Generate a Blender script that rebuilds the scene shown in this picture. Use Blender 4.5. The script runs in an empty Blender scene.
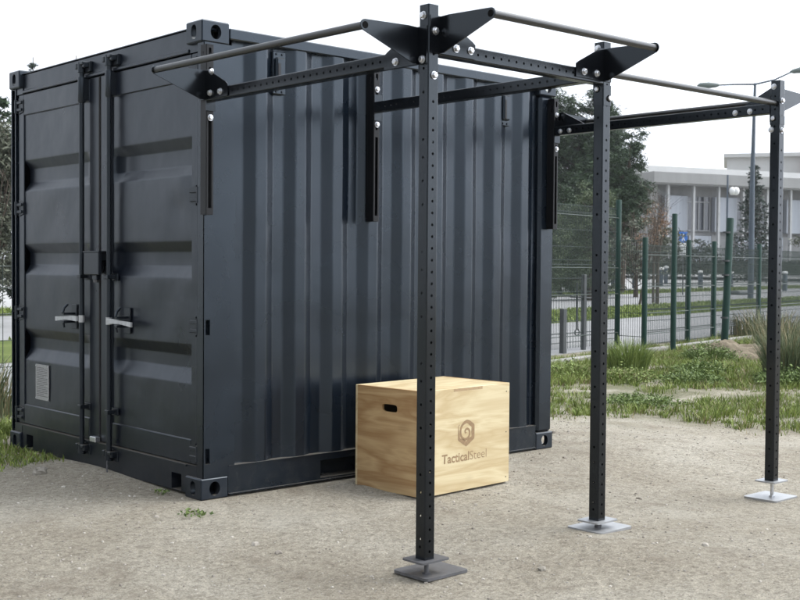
import bpy, math, random
from mathutils import Vector, Matrix, noise

random.seed(11)
C = bpy.context.scene.collection
PI = math.pi
def V(*a): return Vector(a)
def clamp(a, lo=0., hi=1.): return max(lo, min(hi, a))
def S(a, b, x):
    t = clamp((x - a) / (b - a)); return t * t * (3 - 2 * t)

# ------------------------------------------------------------------ ground height
UX, UY = .9806, .1961                       # the road's direction on the ground
def uv_of(x, y): return (UX * x + UY * y, -UY * x + UX * y)
def xy_of(u, v): return (UX * u - UY * v, UY * u + UX * v)
def far_z(v): return -.1 if v < 27 else (-.1 + .9 * (v - 27) / 33 if v < 60 else .8)
def ground_z(x, y):
    u, v = uv_of(x, y)
    a = S(.1, 1.5, -y)
    near = -.032 * S(0, 1.4, -y) - .055 * S(1.3, 2.9, x) * a - .034 * S(1.0, .1, x) * S(.7, 1.6, -y)
    near += .03 * math.exp(-((y - 1.2) / .6) ** 2) * math.exp(-(x / .35) ** 2)
    w = max(S(3.2, 5.5, x), S(2.6, 4.2, y))
    z = near * (1 - w) + far_z(v) * w
    r = math.hypot(x, y)
    if r < 20 and v < 3.1:
        k = 1 if not (-.2 < x < 3.2 and -.2 < y < 2.7) else 0
        z += k * (.015 * noise.noise(V(x * .9, y * .9, 3)) + .011 * noise.noise(V(x * 2.6, y * 2.6, 7)) + .006 * noise.noise(V(x * 5.5, y * 5.5, 2)))
    return z

# ------------------------------------------------------------------ materials
def mat(name, col, rough=.6, metal=0., var=.0, vscale=6., bump=0., bscale=40., island=0., spec=.5, col2=None, stretch=(1, 1, 1), alt=None):
    m = bpy.data.materials.new(name); m.use_nodes = True
    nt = m.node_tree; N = nt.nodes; L = nt.links
    b = N['Principled BSDF']
    b.inputs['Roughness'].default_value = rough; b.inputs['Metallic'].default_value = metal
    b.inputs['Specular IOR Level'].default_value = spec
    b.inputs['Base Color'].default_value = (*col, 1)
    tc = N.new('ShaderNodeTexCoord'); mp = N.new('ShaderNodeMapping'); mp.inputs['Scale'].default_value = stretch
    L.new(tc.outputs['Object'], mp.inputs['Vector'])
    out = None
    if var > 0:
        n = N.new('ShaderNodeTexNoise'); n.inputs['Scale'].default_value = vscale; n.inputs['Detail'].default_value = 6
        n.inputs['Roughness'].default_value = .65
        L.new(mp.outputs[0], n.inputs['Vector'])
        r = N.new('ShaderNodeValToRGB'); r.color_ramp.elements[0].position = .3; r.color_ramp.elements[1].position = .7
        c2 = col2 if col2 else tuple(min(1, c * (1 + var)) for c in col)
        c1 = tuple(c * (1 - var) for c in col) if not col2 else col
        r.color_ramp.elements[0].color = (*c1, 1); r.color_ramp.elements[1].color = (*c2, 1)
        L.new(n.outputs['Fac'], r.inputs['Fac']); out = r.outputs['Color']
        rr = N.new('ShaderNodeMapRange'); rr.inputs['To Min'].default_value = max(.05, rough - .06); rr.inputs['To Max'].default_value = min(1, rough + .09)
        L.new(n.outputs['Fac'], rr.inputs['Value']); L.new(rr.outputs[0], b.inputs['Roughness'])
    if island > 0:
        g = N.new('ShaderNodeNewGeometry')
        mx = N.new('ShaderNodeMix'); mx.data_type = 'RGBA'
        a2 = alt if alt else tuple(min(1, c * (1 + island)) for c in col)
        L.new(g.outputs['Random Per Island'], mx.inputs['Factor'])
        if out: L.new(out, mx.inputs['A'])
        else: mx.inputs['A'].default_value = (*[c * (1 - island * .6) for c in col], 1)
        mx.inputs['B'].default_value = (*a2, 1)
        out = mx.outputs['Result']
    if out: L.new(out, b.inputs['Base Color'])
    if bump > 0:
        n2 = N.new('ShaderNodeTexNoise'); n2.inputs['Scale'].default_value = bscale; n2.inputs['Detail'].default_value = 4
        L.new(mp.outputs[0], n2.inputs['Vector'])
        bp = N.new('ShaderNodeBump'); bp.inputs['Strength'].default_value = bump; bp.inputs['Distance'].default_value = .01
        L.new(n2.outputs['Fac'], bp.inputs['Height']); L.new(bp.outputs[0], b.inputs['Normal'])
    return m

def paint_mat(name, col, rough, dust=(.20, .18, .15), dents=.5):
    """dark sheet-steel paint: faint tonal drift, vertical rain streaks, dust splashed along the lower edge, dents."""
    m = bpy.data.materials.new(name); m.use_nodes = True
    nt = m.node_tree; N = nt.nodes; L = nt.links; b = N['Principled BSDF']
    b.inputs['Specular Tint'].default_value = (.77, .89, 1, 1); b.inputs['Specular IOR Level'].default_value = .50
    tc = N.new('ShaderNodeTexCoord')
    n = N.new('ShaderNodeTexNoise'); n.inputs['Scale'].default_value = 2.2; n.inputs['Detail'].default_value = 7; L.new(tc.outputs['Object'], n.inputs['Vector'])
    r = N.new('ShaderNodeValToRGB')
    r.color_ramp.elements[0].position = .3; r.color_ramp.elements[0].color = (*[c * .86 for c in col], 1)
    r.color_ramp.elements[1].position = .72; r.color_ramp.elements[1].color = (*[c * 1.18 for c in col], 1)
    L.new(n.outputs['Fac'], r.inputs['Fac'])
    mp = N.new('ShaderNodeMapping'); mp.inputs['Scale'].default_value = (26, 26, .7); L.new(tc.outputs['Object'], mp.inputs['Vector'])
    st = N.new('ShaderNodeTexNoise'); st.inputs['Scale'].default_value = 1; st.inputs['Detail'].default_value = 5; L.new(mp.outputs[0], st.inputs['Vector'])
    sr = N.new('ShaderNodeMapRange'); sr.inputs['From Min'].default_value = .55; sr.inputs['From Max'].default_value = .8; sr.inputs['To Max'].default_value = .22
    L.new(st.outputs['Fac'], sr.inputs['Value'])
    m1 = N.new('ShaderNodeMix'); m1.data_type = 'RGBA'; L.new(sr.outputs[0], m1.inputs['Factor']); L.new(r.outputs['Color'], m1.inputs['A'])
    m1.inputs['B'].default_value = (*[c * 1.6 + d * .05 for c, d in zip(col, dust)], 1)
    sp = N.new('ShaderNodeTexNoise'); sp.inputs['Scale'].default_value = 14; sp.inputs['Detail'].default_value = 9; sp.inputs['Roughness'].default_value = .75
    L.new(tc.outputs['Object'], sp.inputs['Vector'])
    sep = N.new('ShaderNodeSeparateXYZ'); L.new(tc.outputs['Object'], sep.inputs[0])
    zr = N.new('ShaderNodeMapRange'); zr.inputs['From Min'].default_value = .32; zr.inputs['From Max'].default_value = 0.; zr.inputs['To Min'].default_value = 0; zr.inputs['To Max'].default_value = 1
    L.new(sep.outputs['Z'], zr.inputs['Value'])
    spr = N.new('ShaderNodeMapRange'); spr.inputs['From Min'].default_value = .47; spr.inputs['From Max'].default_value = .75; spr.inputs['To Max'].default_value = .12
    L.new(sp.outputs['Fac'], spr.inputs['Value'])
    mu = N.new('ShaderNodeMath'); mu.operation = 'MULTIPLY'; L.new(zr.outputs[0], mu.inputs[0]); L.new(spr.outputs[0], mu.inputs[1])
    m2 = N.new('ShaderNodeMix'); m2.data_type = 'RGBA'; L.new(mu.outputs[0], m2.inputs['Factor']); L.new(m1.outputs['Result'], m2.inputs['A']); m2.inputs['B'].default_value = (*dust, 1)
    # dust settled on up-facing ledges
    ge = N.new('ShaderNodeNewGeometry'); sn = N.new('ShaderNodeSeparateXYZ'); L.new(ge.outputs['True Normal'], sn.inputs[0])
    ur = N.new('ShaderNodeMapRange'); ur.inputs['From Min'].default_value = .8; ur.inputs['From Max'].default_value = .97; ur.inputs['To Max'].default_value = .75; L.new(sn.outputs['Z'], ur.inputs['Value'])
    m3 = N.new('ShaderNodeMix'); m3.data_type = 'RGBA'; L.new(ur.outputs[0], m3.inputs['Factor']); L.new(m2.outputs['Result'], m3.inputs['A']); m3.inputs['B'].default_value = (*[d * .8 for d in dust], 1)
    ch = N.new('ShaderNodeTexNoise'); ch.inputs['Scale'].default_value = 24; ch.inputs['Detail'].default_value = 10; ch.inputs['Roughness'].default_value = .8; L.new(tc.outputs['Object'], ch.inputs['Vector'])
    cm_ = N.new('ShaderNodeMapRange'); cm_.inputs['From Min'].default_value = .705; cm_.inputs['From Max'].default_value = .74; cm_.inputs['To Max'].default_value = .0; L.new(ch.outputs['Fac'], cm_.inputs['Value'])
    m4 = N.new('ShaderNodeMix'); m4.data_type = 'RGBA'; L.new(cm_.outputs[0], m4.inputs['Factor']); L.new(m3.outputs['Result'], m4.inputs['A']); m4.inputs['B'].default_value = (.16, .155, .15, 1)
    L.new(m4.outputs['Result'], b.inputs['Base Color'])
    rr = N.new('ShaderNodeMapRange'); rr.inputs['To Min'].default_value = rough - .08; rr.inputs['To Max'].default_value = rough + .14
    L.new(n.outputs['Fac'], rr.inputs['Value']); L.new(rr.outputs[0], b.inputs['Roughness'])
    d = N.new('ShaderNodeTexNoise'); d.inputs['Scale'].default_value = 2.4; d.inputs['Detail'].default_value = 3; L.new(tc.outputs['Object'], d.inputs['Vector'])
    bp = N.new('ShaderNodeBump'); bp.inputs['Strength'].default_value = dents; bp.inputs['Distance'].default_value = .012; L.new(d.outputs['Fac'], bp.inputs['Height'])
    g = N.new('ShaderNodeTexNoise'); g.inputs['Scale'].default_value = 160; L.new(tc.outputs['Object'], g.inputs['Vector'])
    bp2 = N.new('ShaderNodeBump'); bp2.inputs['Strength'].default_value = .06; bp2.inputs['Distance'].default_value = .002
    L.new(g.outputs['Fac'], bp2.inputs['Height']); L.new(bp.outputs[0], bp2.inputs['Normal']); L.new(bp2.outputs[0], b.inputs['Normal'])
    return m

MP = {}
MP['paint'] = paint_mat('container_paint', (.0032, .0058, .0102), .24, dents=.35)
MP['door'] = paint_mat('door_paint', (.0042, .0060, .0108), .28, dents=.8)
MP['cast'] = paint_mat('casting_paint', (.0050, .0076, .0130), .36, dents=.2)
MP['hard'] = paint_mat('fitting_paint', (.0036, .0048, .0075), .4, dents=.1)
MP['gasket'] = mat('door_gasket', (.012, .012, .014), .7)
MP['holeshade'] = mat('bar_hole_shade', (.003, .003, .003), .9, spec=.1)
MP['inside'] = mat('inside_dark', (.02, .02, .02), .8)
MP['rig'] = mat('black_powder_coat', (.0022, .0026, .0036), .19, var=.2, vscale=9, spec=.42)
MP['rig'].node_tree.nodes['Principled BSDF'].inputs['Specular Tint'].default_value = (.80, .91, 1, 1)
MP['bar'] = mat('grey_bar_coat', (.011, .0115, .0115), .30, var=.2, vscale=14, bump=.1, bscale=200, spec=.6)
MP['mountshade'] = mat('shaded_mount_coat', (.0026, .0030, .0040), .45, var=.2, vscale=9, spec=.28)  # the slotted channels' shade is put into this duller black
MP['zinc'] = mat('zinc_plate', (.33, .335, .34), .42, metal=.6, var=.12, vscale=22, bump=.08, bscale=120)
MP['dullsteel'] = mat('dull_steel', (.11, .11, .115), .5, metal=.5, var=.25, vscale=18, bump=.1, bscale=90)
MP['bolt'] = mat('bright_zinc', (.55, .56, .58), .32, metal=.9, var=.2, vscale=70)
MP['handle'] = mat('galvanised_handle', (.42, .43, .44), .4, metal=.5, var=.2, vscale=40)
MP['alu'] = mat('aluminium_plate', (.30, .30, .295), .5, metal=.2, var=.25, vscale=60)
MP['ink'] = mat('plate_ink', (.12, .12, .12), .7)

def wood_mat(name, c1, c2, axis, seed):
    m = bpy.data.materials.new(name); m.use_nodes = True
    nt = m.node_tree; N = nt.nodes; L = nt.links; b = N['Principled BSDF']
    b.inputs['Roughness'].default_value = .55; b.inputs['Specular IOR Level'].default_value = .35
    tc = N.new('ShaderNodeTexCoord'); mp = N.new('ShaderNodeMapping')
    sc = [1, 1, 1]; sc[axis] = .16
    mp.inputs['Scale'].default_value = sc; mp.inputs['Location'].default_value = (seed, seed * .7, seed * 1.3)
    L.new(tc.outputs['Object'], mp.inputs[0])
    n = N.new('ShaderNodeTexNoise'); n.inputs['Scale'].default_value = 7; n.inputs['Detail'].default_value = 3; n.inputs['Distortion'].default_value = .9; L.new(mp.outputs[0], n.inputs['Vector'])
    w = N.new('ShaderNodeMath'); w.operation = 'MULTIPLY'; w.inputs[1].default_value = 9; L.new(n.outputs['Fac'], w.inputs[0])
    pf = N.new('ShaderNodeMath'); pf.operation = 'PINGPONG'; pf.inputs[1].default_value = 1; L.new(w.outputs[0], pf.inputs[0])
    n2 = N.new('ShaderNodeTexNoise'); n2.inputs['Scale'].default_value = 60; n2.inputs['Detail'].default_value = 6
    mp2 = N.new('ShaderNodeMapping'); s2 = [2, 2, 2]; s2[axis] = .08; mp2.inputs['Scale'].default_value = s2
    L.new(tc.outputs['Object'], mp2.inputs[0]); L.new(mp2.outputs[0], n2.inputs['Vector'])
    ad = N.new('ShaderNodeMath'); ad.operation = 'MULTIPLY_ADD'; ad.inputs[1].default_value = .45; L.new(n2.outputs['Fac'], ad.inputs[0]); 
    mm = N.new('ShaderNodeMath'); mm.operation = 'MULTIPLY'; mm.inputs[1].default_value = .62; L.new(pf.outputs[0], mm.inputs[0]); L.new(mm.outputs[0], ad.inputs[2])
    r = N.new('ShaderNodeValToRGB'); r.color_ramp.elements[0].position = .1; r.color_ramp.elements[1].position = .85
    r.color_ramp.elements[0].color = (*c1, 1); r.color_ramp.elements[1].color = (*c2, 1)
    L.new(ad.outputs[0], r.inputs['Fac'])
    kn = N.new('ShaderNodeTexVoronoi'); kn.inputs['Scale'].default_value = 3.1; mp3 = N.new('ShaderNodeMapping'); s3 = [1.3, 1.3, 1.3]; s3[axis] = .6; mp3.inputs['Scale'].default_value = s3
    mp3.inputs['Location'].default_value = (seed * 3, seed, seed * 2)
    L.new(tc.outputs['Object'], mp3.inputs[0]); L.new(mp3.outputs[0], kn.inputs['Vector'])
    kr = N.new('ShaderNodeMapRange'); kr.inputs['From Min'].default_value = .14; kr.inputs['From Max'].default_value = .05; kr.inputs['To Max'].default_value = .45
    kr.inputs['To Min'].default_value = 0
    L.new(kn.outputs['Distance'], kr.inputs['Value'])
    mx = N.new('ShaderNodeMix'); mx.data_type = 'RGBA'; L.new(kr.outputs[0], mx.inputs['Factor']); L.new(r.outputs['Color'], mx.inputs['A']); mx.inputs['B'].default_value = (*[c * .55 for c in c1], 1)
    L.new(mx.outputs['Result'], b.inputs['Base Color'])
    bp = N.new('ShaderNodeBump'); bp.inputs['Strength'].default_value = .12; bp.inputs['Distance'].default_value = .003; L.new(n2.outputs['Fac'], bp.inputs['Height']); L.new(bp.outputs[0], b.inputs['Normal'])
    return m
MP['ply'] = wood_mat('plywood_front', (.45, .335, .175), (.61, .515, .32), 0, 2.)
MP['plyshade'] = wood_mat('shaded_plywood_side', (.30, .165, .066), (.50, .345, .175), 1, 5.)  # orange side grain, darkened to carry the side's shade
MP['endgrain'] = mat('end_grain', (.36, .25, .135), .7, var=.2, vscale=60)
MP['print'] = mat('brown_print', (.27, .175, .09), .7, var=.2, vscale=60)

# ------------------------------------------------------------------ mesh builder
class MB:
    def __init__(self): self.v = []; self.f = []; self.s = []
    def add(self, vs, fs, smooth=False):
        o = len(self.v); self.v += [tuple(p) for p in vs]
        for f in fs: self.f.append(tuple(i + o for i in f)); self.s.append(smooth)
        return self
    def quad(self, a, b, c, d, smooth=False): return self.add([a, b, c, d], [(0, 1, 2, 3)], smooth)
    def box(self, lo, hi, rot=None, piv=None):
        x0, y0, z0 = lo; x1, y1, z1 = hi
        vs = [V(x, y, z) for z in (z0, z1) for y in (y0, y1) for x in (x0, x1)]
        if rot is not None:
            pv = piv if piv is not None else V((x0 + x1) / 2, (y0 + y1) / 2, (z0 + z1) / 2)
            vs = [rot @ (p - pv) + pv for p in vs]
        return self.add(vs, [(0, 2, 3, 1), (4, 5, 7, 6), (0, 1, 5, 4), (2, 6, 7, 3), (0, 4, 6, 2), (1, 3, 7, 5)])
    def bbox(self, lo, hi, b=.006):
        """box with chamfered edges"""
        cs = [((lo[k] + hi[k]) / 2) for k in range(3)]; h = [(hi[k] - lo[k]) / 2 for k in range(3)]
        b = min(b, min(h) * .9)
        idx = {}; vs = []
        for sx in (-1, 1):
            for sy in (-1, 1):
                for sz in (-1, 1):
                    for ax in range(3):
                        s = (sx, sy, sz)
                        p = [cs[k] + s[k] * (h[k] - (0 if k == ax else b)) for k in range(3)]
                        idx[(sx, sy, sz, ax)] = len(vs); vs.append(p)
        fs = []
        for ax in range(3):
            k1, k2 = [k for k in range(3) if k != ax]
            for s in (-1, 1):
                q = []
                for a, c in ((-1, -1), (1, -1), (1, 1), (-1, 1)):
                    t = [0, 0, 0]; t[ax] = s; t[k1] = a; t[k2] = c
                    q.append(idx[(*t, ax)])
                if (s > 0) != (ax != 1): q.reverse()
                fs.append(tuple(q))
        for ax in range(3):     # edges parallel to ax
            k1, k2 = [k for k in range(3) if k != ax]
            for a in (-1, 1):
                for c in (-1, 1):
                    q = []
                    for s, face in ((-1, k1), (1, k1), (1, k2), (-1, k2)):
                        t = [0, 0, 0]; t[ax] = s; t[k1] = a; t[k2] = c; q.append(idx[(*t, face)])
                    fs.append(tuple(q))
        for sx in (-1, 1):
            for sy in (-1, 1):
                for sz in (-1, 1): fs.append(tuple(idx[(sx, sy, sz, k)] for k in range(3)))
        return self.add(vs, fs)
    def tube(self, pts, rad, n=10, caps=True, smooth=True):
        pts = [Vector(p) for p in pts]; m = len(pts)
        if not hasattr(rad, '__len__'): rad = [rad] * m
        vs = []; prev = None
        for i, p in enumerate(pts):
            d = (pts[min(i + 1, m - 1)] - pts[max(i - 1, 0)]).normalized()
            if prev is None:
                a = V(0, 0, 1) if abs(d.z) < .9 else V(1, 0, 0)
                x = d.cross(a).normalized()
            else: x = (prev - d * prev.dot(d)).normalized()
            prev = x; y = d.cross(x)
            for k in range(n):
                t = 2 * PI * k / n; vs.append(p + (x * math.cos(t) + y * math.sin(t)) * rad[i])
        fs = [(i * n + k, i * n + (k + 1) % n, (i + 1) * n + (k + 1) % n, (i + 1) * n + k) for i in range(m - 1) for k in range(n)]
        self.add(vs, fs, smooth)
        if caps:
            self.add(vs[:n], [tuple(reversed(range(n)))]); self.add(vs[-n:], [tuple(range(n))])
        return self
    def prism(self, poly, axis, t0, t1):
        """poly: 3-D points of a planar outline; thickened along axis from t0 to t1"""
        n = len(poly); ax = Vector(axis)
        a = [Vector(p) + ax * t0 for p in poly]; b = [Vector(p) + ax * t1 for p in poly]
        fs = [tuple(reversed(range(n))), tuple(range(n, 2 * n))] + [(i, (i + 1) % n, n + (i + 1) % n, n + i) for i in range(n)]
        return self.add(a + b, fs)
    def holed(self, O, U, W, wid, length, holes, depth, Nrm, rect=False, back=False):
        """flat strip O + u*U + w*W with round/oval holes (w centre, half-u, half-w[, u centre]) cut through to depth behind the normal"""
        O, U, W, Nrm = Vector(O), Vector(U), Vector(W), Vector(Nrm)
        cur = 0.; P = lambda u, w: O + U * u + W * w
        holes = sorted(holes, key=lambda h: h[0])
        for k, h in enumerate(holes):
            cu = h[3] if len(h) > 3 else wid / 2
            lo = max(cur, h[0] - h[2] * 1.6); hi = h[0] + h[2] * 1.6
            if k + 1 < len(holes): hi = min(hi, (h[0] + h[2] + holes[k + 1][0] - holes[k + 1][2]) / 2)
            hi = min(hi, length)
            if lo > cur: self.quad(P(0, cur), P(wid, cur), P(wid, lo), P(0, lo))
            th = [2 * PI * i / 16 for i in range(16)] if h[1] < .02 and h[2] < .02 else [2 * PI * i / 40 for i in range(40)]
            for (du, dw) in ((-cu, lo - h[0]), (wid - cu, lo - h[0]), (wid - cu, hi - h[0]), (-cu, hi - h[0])): th.append(math.atan2(dw, du) % (2 * PI))
            rc = rect or max(h[1], h[2]) > 9 * min(h[1], h[2])
            if rc: th += [math.atan2(b_ * h[2], a_ * h[1]) % (2 * PI) for a_ in (-1, 1) for b_ in (-1, 1)]
            th = sorted(set(round(t, 5) for t in th)); n = len(th); outer = []; inner = []
            for t in th:
                c, s = math.cos(t), math.sin(t)
                k1 = min([(wid - cu) / c if c > 1e-9 else (-cu / c if c < -1e-9 else 1e9), ((hi - h[0]) / s if s > 1e-9 else ((lo - h[0]) / s if s < -1e-9 else 1e9))])
                outer.append(P(cu + c * k1, h[0] + s * k1))
                if rc:
                    k2 = min(h[1] / abs(c) if abs(c) > 1e-9 else 1e9, h[2] / abs(s) if abs(s) > 1e-9 else 1e9)
                    inner.append(P(cu + c * k2, h[0] + s * k2))
                else:
                    e = 4.5 if h[1] > h[2] * 2 or h[2] > h[1] * 2 else (2.6 if h[2] > h[1] * 1.2 or h[1] > h[2] * 1.2 else 2)
                    k2 = (abs(c / h[1]) ** e + abs(s / h[2]) ** e) ** (-1 / e)
                    inner.append(P(cu + c * k2, h[0] + s * k2))
            deep = [p - Nrm * depth for p in inner]
            fs = [(i, (i + 1) % n, n + (i + 1) % n, n + i) for i in range(n)] + [(n + i, n + (i + 1) % n, 2 * n + (i + 1) % n, 2 * n + i) for i in range(n)]
            self.add(outer + inner + deep, fs)
            if back: self.add(deep, [tuple(range(n))])
            cur = hi
        if cur < length: self.quad(P(0, cur), P(wid, cur), P(wid, length), P(0, length))
        return self
    def sqtube(self, O, A, B, W, wa, wb, length, hA=(), hB=(), r=.005, hA2=None, hB2=None, caps=True):
        """rounded rectangular tube. O = axis start, A/B unit cross directions, W axis. hA: holes on the two +-A faces, hB on the +-B faces"""
        O, A, B, W = Vector(O), Vector(A), Vector(B), Vector(W)
        ha, hb = wa / 2, wb / 2
        for s in (1, -1):
            self.holed(O + A * ha * s - B * (hb - r), B, W, wb - 2 * r, length, hA, .004, A * s)
            self.holed(O + B * hb * s - A * (ha - r), A, W, wa - 2 * r, length, hB, .004, B * s)
        for sa in (1, -1):
            for sb in (1, -1):
                c = O + A * sa * (ha - r) + B * sb * (hb - r)
                pts = [c + A * sa * r * math.cos(t) + B * sb * r * math.sin(t) for t in (0, PI / 6, PI / 3, PI / 2)]
                vs = pts + [p + W * length for p in pts]
                self.add(vs, [(i, i + 1, 5 + i, 4 + i) for i in range(3)], True)
        if caps:
            for w in (0, length):
                c = O + W * w
                self.add([c + A * (ha - r) + B * hb, c - A * (ha - r) + B * hb, c - A * ha + B * (hb - r), c - A * ha - B * (hb - r), c - A * (ha - r) - B * hb, c + A * (ha - r) - B * hb, c + A * ha - B * (hb - r), c + A * ha + B * (hb - r)], [tuple(range(8))])
        return self
    def build(self, name, m, parent=None, loc=None, base=None):
        me = bpy.data.meshes.new(name)
        b = Vector(base) if base is not None else V(0, 0, 0)
        me.from_pydata([(p[0] - b.x, p[1] - b.y, p[2] - b.z) for p in self.v], [], self.f)
        me.polygons.foreach_set('use_smooth', self.s)
        me.materials.append(MP[m] if isinstance(m, str) else m); me.update()
        o = bpy.data.objects.new(name, me); C.objects.link(o)
        if parent is not None: o.parent = parent
        if loc is not None: o.location = loc
        return o

def tag(o, label=None, cat=None, group=None, kind=None):
    if label: o['label'] = label
    if cat: o['category'] = cat
    if group: o['group'] = group
    if kind: o['kind'] = kind
    return o
def empty(name, label, cat, loc=(0, 0, 0), rz=0, group=None):
    o = bpy.data.objects.new(name, None); C.objects.link(o); o.location = loc; o.rotation_euler = (0, 0, rz)
    o.empty_display_size = .2
    return tag(o, label, cat, group)
def copy_tree(o, parent=None):
    c = o.copy(); C.objects.link(c)
    if parent is not None: c.parent = parent
    for ch in [q for q in bpy.data.objects if q.parent == o]: copy_tree(ch, c)
    return c

# ------------------------------------------------------------------ CONTAINER (its near bottom corner is the origin, the long side runs along +x, the doors along +y)
CL, CW, CH = 2.915, 2.438, 2.591
con = empty('shipping_container', 'dark slate grey steel shipping container with closed double doors', 'shipping container')

def casting(x0, y0, z0, sx, sy):
    """corner block; sx, sy: which way its two outer faces look"""
    L_, W_, H_ = .178, .162, .118
    m = MB(); x1, y1, z1 = x0 + L_, y0 + W_, z0 + H_
    b = .007
    ring = (.031, .042)
    for sgn in (-1, 1):
        xx = x0 if sgn < 0 else x1
        m.holed((xx, y0 + b, z0 + b), (0, 1, 0), (0, 0, 1), W_ - 2 * b, H_ - 2 * b, [(H_ / 2 - b, .026, .039)] if sgn == sx else [], .03, (sgn, 0, 0))
        yy = y0 if sgn < 0 else y1
        m.holed((x0 + b, yy, z0 + b), (1, 0, 0), (0, 0, 1), L_ - 2 * b, H_ - 2 * b, [(H_ / 2 - b, .034, .039)] if sgn == sy else [], .03, (0, sgn, 0))
        zz = z0 if sgn < 0 else z1
        m.holed((x0 + b, y0 + b, zz), (1, 0, 0), (0, 1, 0), L_ - 2 * b, W_ - 2 * b, [(W_ / 2 - b, .05, .03)], .03, (0, 0, sgn))
    # chamfers
    cx, cy, cz = (x0 + x1) / 2, (y0 + y1) / 2, (z0 + z1) / 2; h = (L_ / 2, W_ / 2, H_ / 2); c = (cx, cy, cz)
    for ax in range(3):
        k1, k2 = [k for k in range(3) if k != ax]
        for a in (-1, 1):
            for d in (-1, 1):
                q = []
                for s, face in ((-1, k1), (1, k1), (1, k2), (-1, k2)):
                    p = [0, 0, 0]; p[ax] = c[ax] + s * (h[ax] - b)
                    p[k1] = c[k1] + a * (h[k1] - (0 if face == k1 else b)); p[k2] = c[k2] + d * (h[k2] - (0 if face == k2 else b))
                    q.append(p)
                m.add(q, [(0, 1, 2, 3)], True)
    for a in (-1, 1):
        for d in (-1, 1):
            for e in (-1, 1):
                s = (a, d, e)
                m.add([[c[k] + s[k] * (h[k] - (0 if k == f else b)) for k in range(3)] for f in range(3)], [(0, 1, 2)])
    return m
for x0, sx in ((0, -1), (CL - .178, 1)):
    for y0, sy in ((0, -1), (CW - .162, 1)):
        for z0 in (0, CH - .118):
            casting(x0, y0, z0, sx, sy).build('corner_casting', 'cast', con)

Z0, Z1 = .118, CH - .118
# near door post: a hollow J-section with slots where the hinge lugs sit
def door_post(y_out, sgn):
    m = MB()
    ylo, yhi = (y_out, y_out + .09) if sgn < 0 else (y_out - .09, y_out)
    hs = [(.238 - Z0, .014, .042, .03), (.938 - Z0, .014, .042, .03), (1.651 - Z0, .014, .042, .03), (2.36 - Z0, .014, .042, .03)]
    m.holed((.014, y_out, Z0), (1, 0, 0), (0, 0, 1), .206, Z1 - Z0, hs, .03, (0, sgn, 0), rect=True, back=True)   # side plate with hinge slots
    m.box((.014, min(y_out, y_out - sgn * .01), Z0), (.02, max(y_out, y_out - sgn * .058), Z1))                   # front lip
    m.box((.06, ylo + .002, Z0), (.214, yhi, Z1))
    yy = (y_out - sgn * .058)
    m.box((.02, min(yy, yy + sgn * .01), Z0), (.062, max(yy, yy + sgn * .01), Z1))
    return m
door_post(.004, -1).build('corner_post', 'paint', con)
door_post(CW - .004, 1).build('corner_post', 'paint', con)
for y0, y1 in ((.004, .1), (CW - .1, CW - .004)):
    MB().bbox((CL - .165, y0, Z0), (CL - .006, y1, Z1), .02).build('corner_post', 'paint', con)

# corrugated walls
def corrug(m, along, x_start, x_end, phase, yo, yi, z0, z1, sgn=1):
    """vertical corrugation; outer flat at yo, inner flat at yi. phase = x where a slope from inner to outer begins"""
    per = .276; xs = []
    k = math.floor((x_start - phase) / per) - 1; x = phase + k * per
    pts = []
    while x < x_end + per:
        pts += [(x, yi), (x + .068, yo), (x + .138, yo), (x + .206, yi)]; x += per
    poly = []
    for (xa, ya), (xb, yb) in zip(pts, pts[1:]):
        if xb <= x_start or xa >= x_end: continue
        ca, cb = max(xa, x_start), min(xb, x_end)
        f = lambda q: ya + (yb - ya) * (q - xa) / (xb - xa)
        if not poly: poly.append((ca, f(ca)))
        poly.append((cb, f(cb)))
    # soft fold lines: replace each corner by a small 2-step round
    soft = [poly[0]]
    for i in range(1, len(poly) - 1):
        p0, p, p1 = Vector(poly[i - 1]), Vector(poly[i]), Vector(poly[i + 1])
        r = .009
        a = p + (p0 - p).normalized() * r; b = p + (p1 - p).normalized() * r
        for t in (0, .25, .5, .75, 1): q = a * (1 - t) ** 2 + p * 2 * t * (1 - t) + b * t * t; soft.append((q.x, q.y))
    soft.append(poly[-1])
    nz = 25
    for i in range(len(soft) - 1):
        (xa, ya), (xb, yb) = soft[i], soft[i + 1]
        sm = (Vector(soft[i]) - Vector(soft[i + 1])).length < .012
        def P(xx, yy, zz):
            w = .0045 * noise.noise(V(xx * 2.3, zz * 1.9, 4.4)) * math.sin(PI * (zz - z0) / (z1 - z0)) + .0016 * noise.noise(V(xx * 6, zz * 4, 1.4))
            return (xx, yy + w, zz) if along == 'x' else (yy + w, xx, zz)
        nn = 1 if sm else 3; vs = []
        for j in range(nz):
            zz = z0 + (z1 - z0) * j / (nz - 1)
            for q in range(nn + 1): vs.append(P(xa + (xb - xa) * q / nn, ya + (yb - ya) * q / nn, zz))
        m.add(vs, [(j * (nn + 1) + q, j * (nn + 1) + q + 1, (j + 1) * (nn + 1) + q + 1, (j + 1) * (nn + 1) + q) for j in range(nz - 1) for q in range(nn)], True)
    return m
corrug(MB(), 'x', .220, CL - .165, .572, .012, .047, .165, 2.507).build('side_wall', 'paint', con)
corrug(MB(), 'x', .220, CL - .165, .572, CW - .012, CW - .047, .165, 2.507).build('side_wall', 'paint', con)
corrug(MB(), 'y', .1, CW - .1, .2, CL - .014, CL - .05, .165, 2.507).build('end_wall', 'paint', con)
m = MB()
m.box((.1, .06, 2.55), (CL - .06, CW - .06, 2.556))
for k in range(10):
    x = .2 + .26 * k; m.box((x, .1, 2.556), (x + .12, CW - .1, 2.572))
m.build('roof', 'paint', con)
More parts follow.
